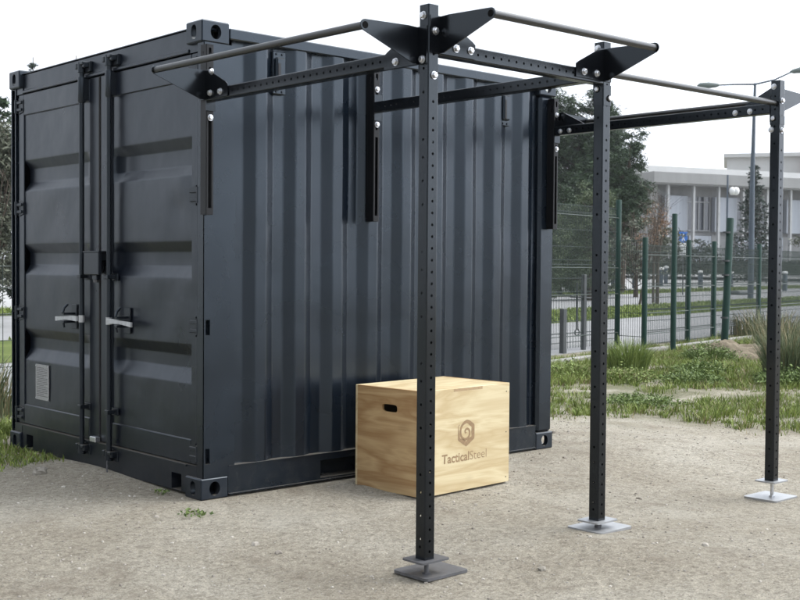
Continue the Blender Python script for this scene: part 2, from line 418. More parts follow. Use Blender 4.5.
# rails
for y0, y1 in ((.003, .063), (CW - .063, CW - .003)):
    MB().bbox((.180, y0, 2.506), (CL - .180, y1, 2.566), .006).build('top_rail', 'paint', con)
for y_out, sgn in ((.006, -1), (CW - .006, 1)):
    m = MB(); ln = CL - .36
    holes = [(.826 + .18 - .180, .18, .052), (1.75 + .18 - .180, .18, .052)]
    # channel web with the fork pockets; the strip runs along x so u is up
    m.holed((.180, y_out, .02), (0, 0, 1), (1, 0, 0), .148, ln, [(h[0], .052, .18, .062) for h in holes], .1, (0, sgn, 0), rect=True, back=True)
    ya, yb = min(y_out, y_out - sgn * .05), max(y_out, y_out - sgn * .05)
    m.box((.180, ya - sgn * 0 - (.006 if sgn < 0 else 0), .168), (CL - .180, yb + (.006 if sgn > 0 else 0), .174)); m.box((.180, min(y_out + sgn * .012, y_out - sgn * .05), .014), (CL - .180, max(y_out + sgn * .012, y_out - sgn * .05), .020))
    m.build('bottom_rail', 'paint', con)
MB().box((CL - .07, .165, .02), (CL - .012, CW - .165, .165)).build('end_sill', 'paint', con)
MB().box((CL - .07, .165, 2.47), (CL - .012, CW - .165, 2.566)).build('end_header', 'paint', con)
MB().box((.1, .07, .15), (CL - .08, CW - .07, .18)).build('floor', 'inside', con)
# front header and sill
m = MB(); m.bbox((.032, .164, 2.448), (.10, CW - .164, 2.562), .006)
m.bbox((.018, .164, 2.432), (.06, CW - .164, 2.452), .004)      # drip lip
m.box((.024, .164, 2.562), (.11, CW - .164, 2.567))
for y0, y1 in ((.06, .1638), (CW - .1638, CW - .06)): m.box((.026, y0, 2.43), (.08, y1, 2.4728))
m.build('door_header', 'door', con)
m = MB()
m.holed((.018, .164, .018), (0, 0, 1), (0, 1, 0), .150, CW - .328, [(.115, .046, .052, .05), (CW - .328 - .115, .046, .052, .05)], .1, (-1, 0, 0), rect=True, back=True)
m.box((.006, .164, .168), (.08, CW - .164, .178))
for y0, y1 in ((.05, .1638), (CW - .1638, CW - .05)): m.box((.016, y0, .1185), (.08, y1, .1785))
m.quad((.018, .164, .018), (.09, .164, .018), (.09, CW - .164, .018), (.018, CW - .164, .018))
m.build('door_sill', 'door', con)

# doors: horizontal recessed bands, frame members proud of the panel
BANDS = [(1.978, 1.922, 1.828, 1.768), (1.407, 1.350, 1.270, 1.205), (.836, .775, .700, .622)]
XP, XR, XF = .040, .076, .032
def door_panel(ya, yb, fa, fb, run):
    """ya..yb whole leaf, fa..fb the corrugated field inside its frame"""
    m = MB(); zb, zt = .181, 2.428; f0, f1 = .315, 2.285
    # sheet, fold by fold, with slight oil-canning
    prof = [(f0, XP)]
    for a, b, c, d in reversed(BANDS): prof += [(d, XP), (c, XR), (b, XR), (a, XP)]
    prof += [(f1, XP)]
    ny = 26
    def w_(y, z):
        e = math.sin(PI * (y - fa) / (fb - fa))
        w = (.006 * noise.noise(V(y * 2.2, z * 2.4, 9 + ya)) + .0025 * noise.noise(V(y * 6, z * 6, 2 + ya))) * e
        return w - .007 * math.exp(-(((y - .27) / .09) ** 2 + ((z - 1.70) / .10) ** 2)) + .006 * math.exp(-(((y - .30) / .07) ** 2 + ((z - 1.60) / .08) ** 2))
    rows = [prof[0]]
    for q in range(1, len(prof) - 1):
        p0, p, p1 = Vector(prof[q - 1]), Vector(prof[q]), Vector(prof[q + 1]); a = p + (p0 - p).normalized() * .007; b = p + (p1 - p).normalized() * .007
        la = Vector(rows[-1]); n = max(1, int((a - la).length / .03))
        rows += [tuple(la.lerp(a, k / n)) for k in range(1, n)]
        for t in (0, .25, .5, .75, 1): u = a * (1 - t) ** 2 + p * 2 * t * (1 - t) + b * t * t; rows.append((u.x, u.y))
    la = Vector(rows[-1]); a = Vector(prof[-1]); rows += [tuple(la.lerp(a, k / 20)) for k in range(1, 21)]
    vs = []
    for z, x in rows:
        for q in range(ny + 1): y = fa + (fb - fa) * q / ny; vs.append((XP + (x - XP) * S(0, .075, abs(y - run)) + w_(y, z), y, z))
    m.add(vs, [(k * (ny + 1) + q, k * (ny + 1) + q + 1, (k + 1) * (ny + 1) + q + 1, (k + 1) * (ny + 1) + q) for k in range(len(rows) - 1) for q in range(ny)], True)
    for y in ([fa] if run == fb else [fb]):      # end faces of the recesses
        for a, b, c, d in BANDS: m.quad((XP - .003, y, a), (XR, y, b), (XR, y, c), (XP - .003, y, d))
    m.bbox((XF, ya, zb), (.085, fa, zt), .004); m.bbox((XF, fb, zb), (.085, yb, zt), .004)
    m.bbox((XF - .002, fa, zb), (.085, fb, f0), .005); m.bbox((XF - .002, fa, f1), (.085, fb, zt), .005)
    m.box((.088, ya, zb), (.095, yb, zt))
    return m
DR = door_panel(.088, 1.180, .150, 1.040, 1.040); DLf = door_panel(1.190, 2.352, 1.330, 2.272, 1.330)
doorR = DR.build('door', 'door', con); doorR['label'] = 'door leaf beside the corrugated side wall'
doorL = DLf.build('door', 'door', con); doorL['label'] = 'door leaf with the grey data plate'
def ring(c, r0, r1, n=14, h=.03):
    m = MB(); m.tube([(c[0], c[1], c[2] - h / 2), (c[0], c[1], c[2] + h / 2)], r1, n); return m
for dob, yr, sgn, yh in ((doorR, 1.012, -1, 1), (doorL, 1.362, 1, 1)):
    xb = -.004
    m = MB(); m.tube([(xb, yr, .10), (xb, yr, 2.50)], .0165, 14)
    bar = m.build('locking_bar', 'hard', dob)
    m = MB(); m.tube([(xb, yr, 2.275), (xb, yr, 2.285), (xb, yr, 2.43), (xb, yr, 2.44)], [.017, .024, .024, .017], 14)
    m.box((xb, yr - .028, 2.29), (XF - .001, yr + .028, 2.425))
    m.build('bar_guide', 'hard', bar)
    for zc in (.385, 1.20):
        m = MB(); m.bbox((-.026, yr - .022, zc - .012), (XF - .001, yr + .022, zc + .012), .003)
        m.bbox((XF - .008, yr - .055, zc - .022), (XF, yr + .055, zc + .022), .002)
        m.build('bar_guide', 'hard', bar)
    for zc, up in ((2.495, 1), (.12, -1)):     # cams and keepers
        m = MB()
        m.tube([(xb, yr, zc - .03), (xb, yr, zc + .03)], .024, 12)
        m.bbox((-.018, yr - .012, zc - .018), (.03, yr + .03, zc + .018), .004)
        m.bbox((-.020, yr - .062, zc - .006), (.03, yr - .034, zc + .030), .004)
        m.bbox((-.020, yr + .034, zc - .006), (.03, yr + .062, zc + .030), .004)
        m.bbox((-.030, yr - .060, zc + .012), (-.012, yr - .02, zc + .030), .003)
        m.bbox((.012, yr - .075, zc - .03), (.034, yr + .075, zc + .034), .003)
        m.build('cam_keeper', 'hard', bar)
    # handle: galvanised lever on a hub, resting in a dark catch
    zc = .935
    m = MB()
    yy = lambda t: yr + sgn * t
    pts = [(xb - .02, yy(.02), zc), (xb - .022, yy(.10), zc + .002), (xb - .022, yy(.17), zc), (xb - .022, yy(.31), zc - .010)]
    hw = ((.016, .014), (.014, .010), (.010, .014))
    for (a, b_), (w0, w1) in zip(zip(pts, pts[1:]), hw):
        m.prism([(0, a[1], a[2] - w0), (0, b_[1], b_[2] - w1), (0, b_[1], b_[2] + w1), (0, a[1], a[2] + w0)], (1, 0, 0), min(a[0], b_[0]) - .006, max(a[0], b_[0]) + .006)
    m.tube([(xb, yr, zc - .022), (xb, yr, zc + .022)], .019, 12)
    m.build('handle', 'handle', bar)
    m = MB()
    yc = yy(.165)
    m.bbox((-.052, yc - .018, zc - .032), (XF, yc + .018, zc - .016), .003); m.bbox((-.050, yc - .014, zc + .02), (XF, yc + .014, zc + .034), .003)
    m.bbox((XF - .006, yc - .035, zc - .07), (XF, yc + .035, zc + .085), .003)
    m.tube([(-.05, yc, zc + .03), (-.036, yc + .01, zc + .062), (-.01, yc + .014, zc + .085)], .008, 8)
    m.tube([(-.046, yc, zc - .03), (-.04, yc, zc - .06)], .007, 8)
    m.build('handle_catch', 'hard', bar)
# hinges
for dob, yh, s in ((doorR, .066, 1), (doorL, CW - .066, -1)):
    for zc in (.245, .94, 1.655, 2.352):
        m = MB()
        m.tube([(.024, yh, zc - .045), (.024, yh, zc + .045)], .014, 10)
        m.bbox((.017, min(yh, yh + s * .085), zc + .014), (.030, max(yh, yh + s * .085), zc + .034), .003)
        m.bbox((.017, min(yh, yh + s * .085), zc - .034), (.030, max(yh, yh + s * .085), zc - .014), .003)
        m.prism([(.026, yh + s * .03, zc - .055), (.026, yh + s * .10, zc - .04), (.026, yh + s * .10, zc + .04), (.026, yh + s * .03, zc + .055)], (1, 0, 0), 0, .005)
        m.build('hinge', 'hard', dob)
# gasket between the leaves
m = MB(); m.box((.034, 1.178, .19), (.080, 1.192, 2.43)); m.tube([(.032, 1.196, .20), (.032, 1.196, 2.42)], .007, 8)
m.build('gasket', 'gasket', doorR)
# box that shrouds the padlock
m = MB(); m.bbox((-.052, 1.055, 1.212), (-.028, 1.243, 1.350), .004); m.box((-.056, 1.045, 1.349), (.031, 1.247, 1.356))
m.box((-.029, 1.236, 1.22), (.031, 1.243, 1.349)); m.box((-.029, 1.075, 1.30), (.031, 1.082, 1.349)); m.bbox((-.03, 1.12, 1.180), (.0, 1.18, 1.213), .004)
m.build('lock_box', 'hard', doorL)
m = MB(); m.tube([(-.02, 1.145, 1.182), (-.02, 1.145, 1.165)], .016, 12); m.build('padlock', 'dullsteel', doorL)
# data plate
m = MB(); m.box((XF + .002, 1.905, .365), (XF + .006, 2.100, .602)); pl = m.build('data_plate', 'alu', doorL)
m = MB()
for k in range(17):
    z = .580 - k * .0118; x0 = XF + .0016
    w = .16 if k % 5 else .11
    m.box((x0, 2.085 - w, z - .0022), (x0 + .0006, 2.085, z + .0022))
m.build('plate_text', 'ink', pl)
for y in (1.915, 2.09):
    for z in (.375, .592): m = MB(); m.tube([(XF + .0015, y, z), (XF - .002, y, z)], .006, 8); m.build('rivet', 'bolt', doorL)
m = MB(); m.bbox((-.006, 1.185, .178), (.03, 1.26, .212), .004); m.build('seal_latch', 'bolt', con)
# a piece of chain end hanging from the keeper
m = MB()
for k in range(6):
    z = .095 - k * .016; m.tube([(-.03, .985 + .004 * (k % 2), z), (-.031, .988 - .004 * (k % 2), z - .02)], .0045, 6)
m.build('chain', 'dullsteel', con)
# ventilator boxes on the side wall
for xc, zc in ((.525, 2.365), (2.405, 2.350)):
    m = MB()
    m.bbox((xc - .034, -.004, zc - .085), (xc + .034, .049, zc + .085), .010)
    m.bbox((xc - .045, .018, zc - .12), (xc + .045, .048, zc + .12), .004)
    v = m.build('air_vent', 'paint', con)
    m = MB(); m.box((xc - .024, -.0065, zc - .075), (xc - .008, -.0042, zc + .05)); m.build('vent_slot_shade', 'gasket', v)  # dark strip laid on the box, painting the shade inside its slot
    for xx in (-.02, .02):
        for zz in (-.105, .105): m = MB(); m.tube([(xc + xx, .018, zc + zz), (xc + xx, .012, zc + zz)], .007, 8); m.build('rivet', 'hard', v)

# ------------------------------------------------------------------ PULL-UP RIG
rig = empty('pull_up_rig', 'black perforated steel pull-up rig bolted along the container side', 'pull-up rig', (1.4, -1.745, 0))
RB = (1.4, -1.745, 0)
PX = (.013, 1.193, 2.846); PY = -1.745; W2 = .0295; ZT = 2.382; ZB = .024
XB, YB, ZBm = (V(1, 0, 0), V(0, 1, 0), V(0, 0, 1))
def bolt(m, p, n, r=.0135):
    """hex-head bolt with washer on a face at p, outward normal n"""
    p, n = Vector(p), Vector(n)
    m.tube([p, p + n * .003], r * 1.3, 14, smooth=False)
    m.tube([p + n * .003, p + n * .012, p + n * .0145], [r, r, r * .72], 6, smooth=False)
rng = random.Random(4)
ups = []
for i, px in enumerate(PX):
    L_ = ZT - ZB
    hy = [(.035, .0062, .0062), (.08, .0062, .0062), (.13, .0062, .0062)] + [(.18 + .05 * k, .0062, .0062) for k in range(int((1.93 - .18) / .05))]
    z = 1.95
    while z < L_ - .02: hy.append((z, .0062, .0062)); z += .10
    hx = [(.055, .0062, .0062), (.09, .0062, .0062)]; z = .19; k = 0
    while z < L_ - .02: hx.append((z, .0062, .0062)); z += (.10, .075, .20, .10)[k % 4]; k += 1
    m = MB(); m.sqtube((px, PY, ZB), XB, YB, ZBm, 2 * W2, 2 * W2, L_, hx, hy, r=.005, caps=(i != 0))
    u = m.build('upright', 'rig', rig, base=RB); ups.append(u)
    def ub(*lst):
        for p, n in lst: mm = MB(); bolt(mm, p, n); mm.build('bolt', 'bolt', u, base=RB)
    xf, yf = px - W2, PY - W2
    if i == 0: ub(((xf, PY + .003, 2.337), (-1, 0, 0)), ((px + .003, yf, 2.085), (0, -1, 0)))
    if i == 1: ub(((xf, PY + .005, 2.352), (-1, 0, 0)), ((xf, PY + .005, 2.153), (-1, 0, 0)), ((px + .012, yf, 2.108), (0, -1, 0)))
    if i == 2: ub(((xf, PY + .008, 2.347), (-1, 0, 0)), ((xf, PY + .008, 2.160), (-1, 0, 0)), ((xf, PY + .022, 2.095), (-1, 0, 0)), ((px - .002, yf, 2.263), (0, -1, 0)), ((px - .002, yf, 2.09), (0, -1, 0)))
    if i > 0:   # sleeve of the splice at the top
        m = MB(); zz = 2.072 if i == 1 else 2.125
        m.sqtube((px, PY, zz), XB, YB, ZBm, 2 * W2 + .006, 2 * W2 + .006, .10 if i == 1 else .05, r=.006, caps=True)
        m.build('splice_sleeve', 'rig', u, base=RB)
    # feet
    gz = ground_z(px, PY)
    pm = 'dullsteel' if i == 0 else 'zinc'
    def plate(sx, sy, zlo, t, rr, mt, nm, off=(0, 0)):
        poly = []
        for cx, cy, a0 in ((sx - rr, sy - rr, 0), (-sx + rr, sy - rr, 90), (-sx + rr, -sy + rr, 180), (sx - rr, -sy + rr, 270)):
            for k in range(5):
                t_ = math.radians(a0 + k * 22.5); poly.append((px + off[0] + cx + rr * math.cos(t_), PY + off[1] + cy + rr * math.sin(t_), zlo))
        mm = MB(); mm.prism(poly, (0, 0, 1), 0, t); return mm.build(nm, mt, u, base=RB)
    off = ((.065, .03), (.035, .01), (.03, .02))[i]
    plate(.128, .108, gz + (.004 if i == 0 else -.002), .012, .018, pm, 'base_plate', off)
    plate(.082, .066, ZB - .008, .008, .012, pm, 'foot_flange', (.012, .006))
    m = MB(); m.tube([(px + .01, PY, gz + .004), (px + .01, PY, ZB)], .0105, 12); m.tube([(px + .01, PY, gz + .006), (px + .01, PY, gz + .02)], .019, 6, smooth=False)
    m.build('levelling_rod', 'bolt' if i == 2 else 'dullsteel', u, base=RB)
# wall mounts
mts = []
for i, px in enumerate(PX):
    cx = px - (.0, .005, .003)[i]; z0, z1 = 1.545, 2.448
    m = MB(); hs = [(.27, .0105, .235), (.565, .008, .018), (.665, .008, .018), (.765, .008, .018), (.865, .008, .020)]
    m.sqtube((cx, -.031, z0), XB, YB, ZBm, .046, .060, z1 - z0, [(.835, .006, .03)], hs, r=.004)
    if i == 1: m.box((cx - .02, -.001, z0 + .02), (cx + .02, .0115, z1 - .02))
    else: m.box((cx - .0 - (.0 if i == 0 else .02), -.001, z0 + .02), (cx + .02, .0035, z1 - .02))
    mt = m.build('wall_mount', 'mountshade', rig, base=RB); mts.append(mt)
    zz = ((2.06,), (2.335, 2.125), (2.335, 2.10))[i]
    for z in zz:
        mm = MB(); bolt(mm, (cx + .002, -.061, z), (0, -1, 0)); mm.build('bolt', 'bolt', mt, base=RB)
# beams
BZ = (2.175, 2.228, 2.222)
beams = []
for i, px in enumerate(PX):
    ln = (-.0625) - (PY + W2 + .0005)
    hs = [(.05 + .05 * k, .0062, .0062) for k in range(int(ln / .05))]
    m = MB(); m.sqtube((px, PY + W2 + .0005, BZ[i]), XB, ZBm, YB, .058, .060, ln, hs, hs if i == 1 else [], r=.005)
    beams.append(m.build('crossbeam', 'rig', rig, base=RB))
    for yy in (PY + W2 + .002, -.066):
        mm = MB(); mm.box((px - .029, yy - .0025, BZ[i] - .08), (px + .029, yy + .0025, BZ[i] + .075)); mm.build('end_plate', 'rig', beams[-1], base=RB)
zb12 = 2.204
ln = PX[1] - PX[0] - 2 * W2 - .001
hs = [(.04 + .05 * k, .0062, .0062) for k in range(int(ln / .05))]
m = MB(); m.sqtube((PX[0] + W2 + .0005, PY, zb12), YB, ZBm, XB, .058, .060, ln, hs, [], r=.005)
b12 = m.build('crossbeam', 'rig', rig, base=RB)
# gussets: one folded plate; a = along the beam, b = outwards to the bar
def gusset(bend, a, b, zb, nb):
    bend, a, b = Vector(bend), Vector(a), Vector(b)
    m = MB(); Z = V(0, 0, 1)
    tip = [(.30 + .024 * math.cos(t), .095 + .024 * math.sin(t)) for t in [math.radians(q) for q in (-62, -35, -10, 15, 40, 62, 84)]]
    prof = [(.004, -.028), (.03, -.028)] + tip + [(.06, .128), (.004, .126)]
    pts = [bend + b * u + Z * (zb + z) for u, z in prof]
    # plate left uncut; the bar hole is a black disc, added below
    hc = (.30, .095); hr = .0125; n = 20
    th = [2 * PI * k / n for k in range(n)]
    for side in (0, .005):
        o = a * (-side) + a * .0025
        m.add([p + o for p in pts], [tuple(range(len(pts)))])
    m.add([p + a * .0025 for p in pts] + [p - a * .0025 for p in pts], [(i, (i + 1) % len(pts), len(pts) + (i + 1) % len(pts), len(pts) + i) for i in range(len(pts))])
    fl = [(-.056, -.028), (.214, -.028), (.214, .034), (.196, .046), (.03, .128), (-.056, .128)]
    m.prism([bend + a * u + b * .0015 + Z * (zb + z) for u, z in fl], b, 0, .0045)
    # folded tabs that join plate and flange above and below the slot
    for z0, z1 in ((-.028, .0), (.085, .126)):
        lo, hi = bend + Z * (zb + z0) - a * .0024 + b * .003, bend + Z * (zb + z1) + a * .0024 + b * .012
        m.box([min(lo[k], hi[k]) for k in range(3)], [max(lo[k], hi[k]) for k in range(3)])
    g = m.build('gusset_plate', 'rig', rig, base=RB)
    # black disc on the outside paints the shade in the bar hole
    c = bend + b * .30 + Z * (zb + .095)
    mm = MB(); mm.tube([c - a * .003, c - a * .0045], hr * 1.15, 14); mm.build('bar_hole_disc', 'holeshade', g, base=RB)
    for u, z in nb:
        mm = MB(); bolt(mm, bend + a * u + b * .006 + Z * (zb + z), b); mm.build('bolt', 'bolt', g, base=RB)
    return c
e = W2 + .0005
nb0 = ((.062, .008), (.156, .006))
c1 = gusset((PX[0] - e, PY + W2, BZ[0] - .008), (0, 1, 0), (-1, 0, 0), BZ[0] - .008, ((.137, -.004), (-.03, -.012))) if False else None
def gus(bx, by, a, b, zb, nb): return gusset((bx, by, 0), a, b, zb, nb)
c1 = gus(PX[0] - e, PY + W2 + .002, (0, 1, 0), (-1, 0, 0), BZ[0] - .012, ((.137, -.002), (-.03, -.012)))
c2 = gus(PX[0] - e, -.064, (0, -1, 0), (-1, 0, 0), BZ[0] + .004, ((.055, .002), (.15, .0), (.07, .112)))
c3 = gus(PX[0] + W2 + .002, PY - e, (1, 0, 0), (0, -1, 0), zb12 + .004, ((.095, .004), (.184, .006), (-.03, .062)))
c4 = gus(PX[1] - W2 - .002, PY - e, (-1, 0, 0), (0, -1, 0), zb12 + .012, ((.06, .002), (.156, .0)))
c5 = gus(PX[2] + e, PY + W2 + .002, (0, 1, 0), (1, 0, 0), BZ[2] + .002, ((.06, .004), (.155, .004)))
c6 = gus(PX[2] + e, -.064, (0, -1, 0), (1, 0, 0), BZ[2] + .004, ((.06, .004), (.155, .004)))
for i, ys in ((1, (-1.60,)), (2, (-1.482, -1.581, -.12, -.2))):
    for y in ys:
        mm = MB(); bolt(mm, (PX[i] - .029, y, BZ[i] - .006), (-1, 0, 0)); mm.build('bolt', 'bolt', beams[i], base=RB)
R_ = .0165
for a, b in ((c1, c2), (c3, c4), (c5, c6), (V(PX[1] + W2, PY, 2.237), V(PX[2] - W2, PY, 2.250))):
    m = MB(); m.tube([a, b], R_, 18); m.build('pull_up_bar', 'bar', rig, base=RB)
m = MB(); m.box((PX[1] + W2 + .0005, PY - .028, 2.19), (PX[1] + W2 + .005, PY + .028, 2.285)); m.build('end_plate', 'rig', rig, base=RB)

# ------------------------------------------------------------------ PLYO BOX
bw, bd, bh, bt = .762, .535, .592, .018
bz = -.006
box = empty('plyo_box', 'plywood jump box with brown printed logo beside the container', 'plyo box', (.986, -.690, bz), math.radians(3.2))
m = MB(); m.holed((0, 0, .002), (1, 0, 0), (0, 0, 1), bw, bh - .002, [], .018, (0, -1, 0)); m.box((0, .0004, .002), (bw, bt, bh - .0004))
m = MB(); m.bbox((.0005, 0, 0), (bw, bt, bh), .002); m.build('front_panel', 'ply', box)
m = MB(); m.bbox((.0005, bd - bt, 0), (bw, bd, bh), .002); m.build('back_panel', 'ply', box)
m = MB(); m.holed((0, bt, 0), (0, 1, 0), (0, 0, 1), bd - 2 * bt, bh, [(.478, .062, .022, .236)], bt, (-1, 0, 0))
m.quad((0, bt, bh), (0, bd - bt, bh), (bt, bd - bt, bh), (bt, bt, bh))
m.holed((bt, bt, 0), (0, 1, 0), (0, 0, 1), bd - 2 * bt, bh, [(.478, .062, .022, .236)], .0001, (1, 0, 0))
m.build('side_panel', 'plyshade', box)
m = MB(); m.box((bw - bt, bt, 0), (bw, bd - bt, bh)); m.build('side_panel', 'plyshade', box)
m = MB(); m.box((bt, bt, bh - bt), (bw - bt, bd - bt, bh - .0006)); m.build('top_panel', 'ply', box)
m = MB(); m.box((bt, bt, .001), (bw - bt, bd - bt, bt)); m.build('bottom_panel', 'ply', box)
m = MB()
m.box((.262, -.0006, bh - .019), (.512, .0005, bh - .003))      # tenon showing its end grain on the front edge
m.build('tenon', 'endgrain', box)
for x in (.03, bw - .03):
    for z in (.03, .30, bh - .05): m = MB(); m.tube([(x, .0002, z), (x, -.0006, z)], .0042, 8); m.build('screw', 'inside', box)
# the logo: hexagon whose rim winds inwards as a spiral
def hexr(t, R):
    a = (t - PI / 2) % (PI / 3) - PI / 6
    return R * math.cos(PI / 6) / math.cos(a)
m = MB(); cx, cz, R = .372, .332, .083; n = 150; outer = []; inner = []
turns = 2.7
for k in range(n + 1):
    th = turns * k / n; t = math.radians(140) + th * 2 * PI      # from the upper left, anticlockwise under and round
    hx = hexr(t, R); sp = R * max(.05, .99 - .52 * max(0, th - .55))
    w = S(.60, .98, th); ro = hx * (1 - w) + min(hx, sp) * w
    tk = R * (.05 + .30 * S(0, .32, th)); tk = tk * (1 - S(.62, 1.0, th)) + R * (.19 - .05 * S(1.2, 2.6, th)) * S(.62, 1.0, th)
    ri = max(0, ro - tk)
    outer.append((cx + ro * math.cos(t), -.0007, cz + ro * math.sin(t))); inner.append((cx + ri * math.cos(t), -.0007, cz + ri * math.sin(t)))
vs = outer + inner
m.add(vs, [(k, k + 1, n + 2 + k, n + 1 + k) for k in range(n)])
m.build('logo', 'print', box)
def text_mesh(s, size, bold):
    cu = bpy.data.curves.new('lettering', 'FONT'); cu.body = s; cu.size = size; cu.offset = bold; cu.resolution_u = 4
    o = bpy.data.objects.new('lettering', cu); C.objects.link(o)
    dg = bpy.context.evaluated_depsgraph_get(); me = bpy.data.meshes.new_from_object(o.evaluated_get(dg))
    bpy.data.objects.remove(o); return me
xcur = .166
for s, bold, wid in (('Tactical', .0014, .232), ('Steel', -.0006, .148)):
    me = text_mesh(s, .074, bold)
    xs = [v.co.x for v in me.vertices]; lo, hi = min(xs), max(xs); k = wid / (hi - lo)
    for v in me.vertices: v.co = V(xcur + (v.co.x - lo) * k, -.0007, .170 + v.co.y)
    me.materials.append(MP['print']); o = bpy.data.objects.new('lettering', me); C.objects.link(o); o.parent = box
    xcur += wid + .006

# ------------------------------------------------------------------ GROUND
def ground_mat():
    m = bpy.data.materials.new('sandy_ground'); m.use_nodes = True
    nt = m.node_tree; N = nt.nodes; L = nt.links; b = N['Principled BSDF']
    b.inputs['Roughness'].default_value = .95; b.inputs['Specular IOR Level'].default_value = .15
    tc = N.new('ShaderNodeTexCoord')
    def nz(scale, det=6, ro=.6, dist=0, vec=None):
        n = N.new('ShaderNodeTexNoise'); n.inputs['Scale'].default_value = scale; n.inputs['Detail'].default_value = det; n.inputs['Roughness'].default_value = ro; n.inputs['Distortion'].default_value = dist
        L.new(vec or tc.outputs['Object'], n.inputs['Vector']); return n.outputs['Fac']
    def ramp(f, stops):
        r = N.new('ShaderNodeValToRGB'); e = r.color_ramp.elements
        while len(e) < len(stops): e.new(.5)
        for q, (p, c) in zip(e, stops): q.position = p; q.color = (*c, 1)
        L.new(f, r.inputs['Fac']); return r.outputs['Color']
    def mix(fac, A, B, typ='MIX'):
        x = N.new('ShaderNodeMix'); x.data_type = 'RGBA'; x.blend_type = typ
        if isinstance(fac, (int, float)): x.inputs['Factor'].default_value = fac
        else: L.new(fac, x.inputs['Factor'])
        for k, q in (('A', A), ('B', B)):
            if isinstance(q, tuple): x.inputs[k].default_value = (*q, 1)
            else: L.new(q, x.inputs[k])
        return x.outputs['Result']
    def rng_(f, a, b_, lo=0., hi=1.):
        r = N.new('ShaderNodeMapRange'); r.inputs['From Min'].default_value = a; r.inputs['From Max'].default_value = b_; r.inputs['To Min'].default_value = lo; r.inputs['To Max'].default_value = hi
        L.new(f, r.inputs['Value']); return r.outputs[0]
    base = ramp(nz(.8, 8, .6), [(.28, (.300, .262, .203)), (.48, (.410, .370, .298)), (.70, (.515, .478, .402))])
    fine = ramp(nz(30, 8, .7), [(.3, (.50, .48, .46)), (.5, (1, 1, 1)), (.72, (1.4, 1.4, 1.4))])
    c = mix(.8, base, fine, 'MULTIPLY')
    grit = ramp(nz(110, 5, .8), [(.34, (.52, .50, .48)), (.5, (1, 1, 1)), (.66, (1.5, 1.5, 1.48))])
    c = mix(.75, c, grit, 'MULTIPLY')
    damp = rng_(nz(2.6, 6, .65, .5), .56, .72, 0, .55)
    c = mix(damp, c, (.215, .178, .135))
    worn = rng_(nz(1.3, 7, .7, .8), .54, .66, 0, .5)
    c = mix(worn, c, (.52, .485, .41))
    peb = N.new('ShaderNodeTexVoronoi'); peb.inputs['Scale'].default_value = 42; peb.inputs['Randomness'].default_value = 1; L.new(tc.outputs['Object'], peb.inputs['Vector'])
    pm = rng_(peb.outputs['Distance'], .22, .15, 0, 1)
    sel = N.new('ShaderNodeSeparateColor'); L.new(peb.outputs['Color'], sel.inputs[0])
    pk = rng_(sel.outputs[0], .72, .78, 0, .8)
    mu = N.new('ShaderNodeMath'); mu.operation = 'MULTIPLY'; L.new(pm, mu.inputs[0]); L.new(pk, mu.inputs[1])
    pc = ramp(sel.outputs[1], [(0, (.22, .19, .16)), (.6, (.42, .39, .34)), (1, (.6, .58, .54))])
    c = mix(mu.outputs[0], c, pc)
    pe2 = N.new('ShaderNodeTexVoronoi'); pe2.inputs['Scale'].default_value = 88; L.new(tc.outputs['Object'], pe2.inputs['Vector'])
    se2 = N.new('ShaderNodeSeparateColor'); L.new(pe2.outputs['Color'], se2.inputs[0])
    mu2 = N.new('ShaderNodeMath'); mu2.operation = 'MULTIPLY'; L.new(rng_(pe2.outputs['Distance'], .30, .22, 0, 1), mu2.inputs[0]); L.new(rng_(se2.outputs[0], .66, .72, 0, .75), mu2.inputs[1])
    c = mix(mu2.outputs[0], c, ramp(se2.outputs[1], [(0, (.15, .125, .10)), (.5, (.36, .33, .28)), (1, (.62, .59, .53))]))
    # soil and thatch where grass grows (beyond the yard)
    sep = N.new('ShaderNodeSeparateXYZ'); L.new(tc.outputs['Object'], sep.inputs[0])
    d = N.new('ShaderNodeVectorMath'); d.operation = 'DOT_PRODUCT'; d.inputs[1].default_value = (.672, .741, 0); L.new(tc.outputs['Object'], d.inputs[0])
    ad = N.new('ShaderNodeMath'); ad.operation = 'ADD'; L.new(d.outputs['Value'], ad.inputs[0])
    j = N.new('ShaderNodeMath'); j.operation = 'MULTIPLY_ADD'; j.inputs[1].default_value = 2.2; j.inputs[2].default_value = -1.1; L.new(nz(.9, 5), j.inputs[0]); L.new(j.outputs[0], ad.inputs[1])
    gm = rng_(ad.outputs[0], 3.2, 5.4, 0, 1)
    gp = rng_(nz(1.5, 5, .6), .40, .56, .15, 1)
    mg = N.new('ShaderNodeMath'); mg.operation = 'MULTIPLY'; L.new(gm, mg.inputs[0]); L.new(gp, mg.inputs[1])
    gc = ramp(nz(9, 6, .7), [(.3, (.07, .085, .03)), (.55, (.12, .13, .05)), (.75, (.20, .18, .09))])
    mg2 = N.new('ShaderNodeMath'); mg2.operation = 'MULTIPLY'; mg2.inputs[1].default_value = .72; L.new(mg.outputs[0], mg2.inputs[0])
    c = mix(mg2.outputs[0], c, gc)
    L.new(c, b.inputs['Base Color'])
    h1 = N.new('ShaderNodeMath'); h1.operation = 'MULTIPLY_ADD'; h1.inputs[1].default_value = .5; L.new(mu.outputs[0], h1.inputs[0]); L.new(nz(24, 10, .75), h1.inputs[2])
    bp = N.new('ShaderNodeBump'); bp.inputs['Strength'].default_value = 1.; bp.inputs['Distance'].default_value = .05; L.new(h1.outputs[0], bp.inputs['Height'])
    bp2 = N.new('ShaderNodeBump'); bp2.inputs['Strength'].default_value = .9; bp2.inputs['Distance'].default_value = .10; L.new(nz(3.6, 4, .6), bp2.inputs['Height']); L.new(bp2.outputs[0], bp.inputs['Normal'])
    L.new(bp.outputs[0], b.inputs['Normal'])
    return m
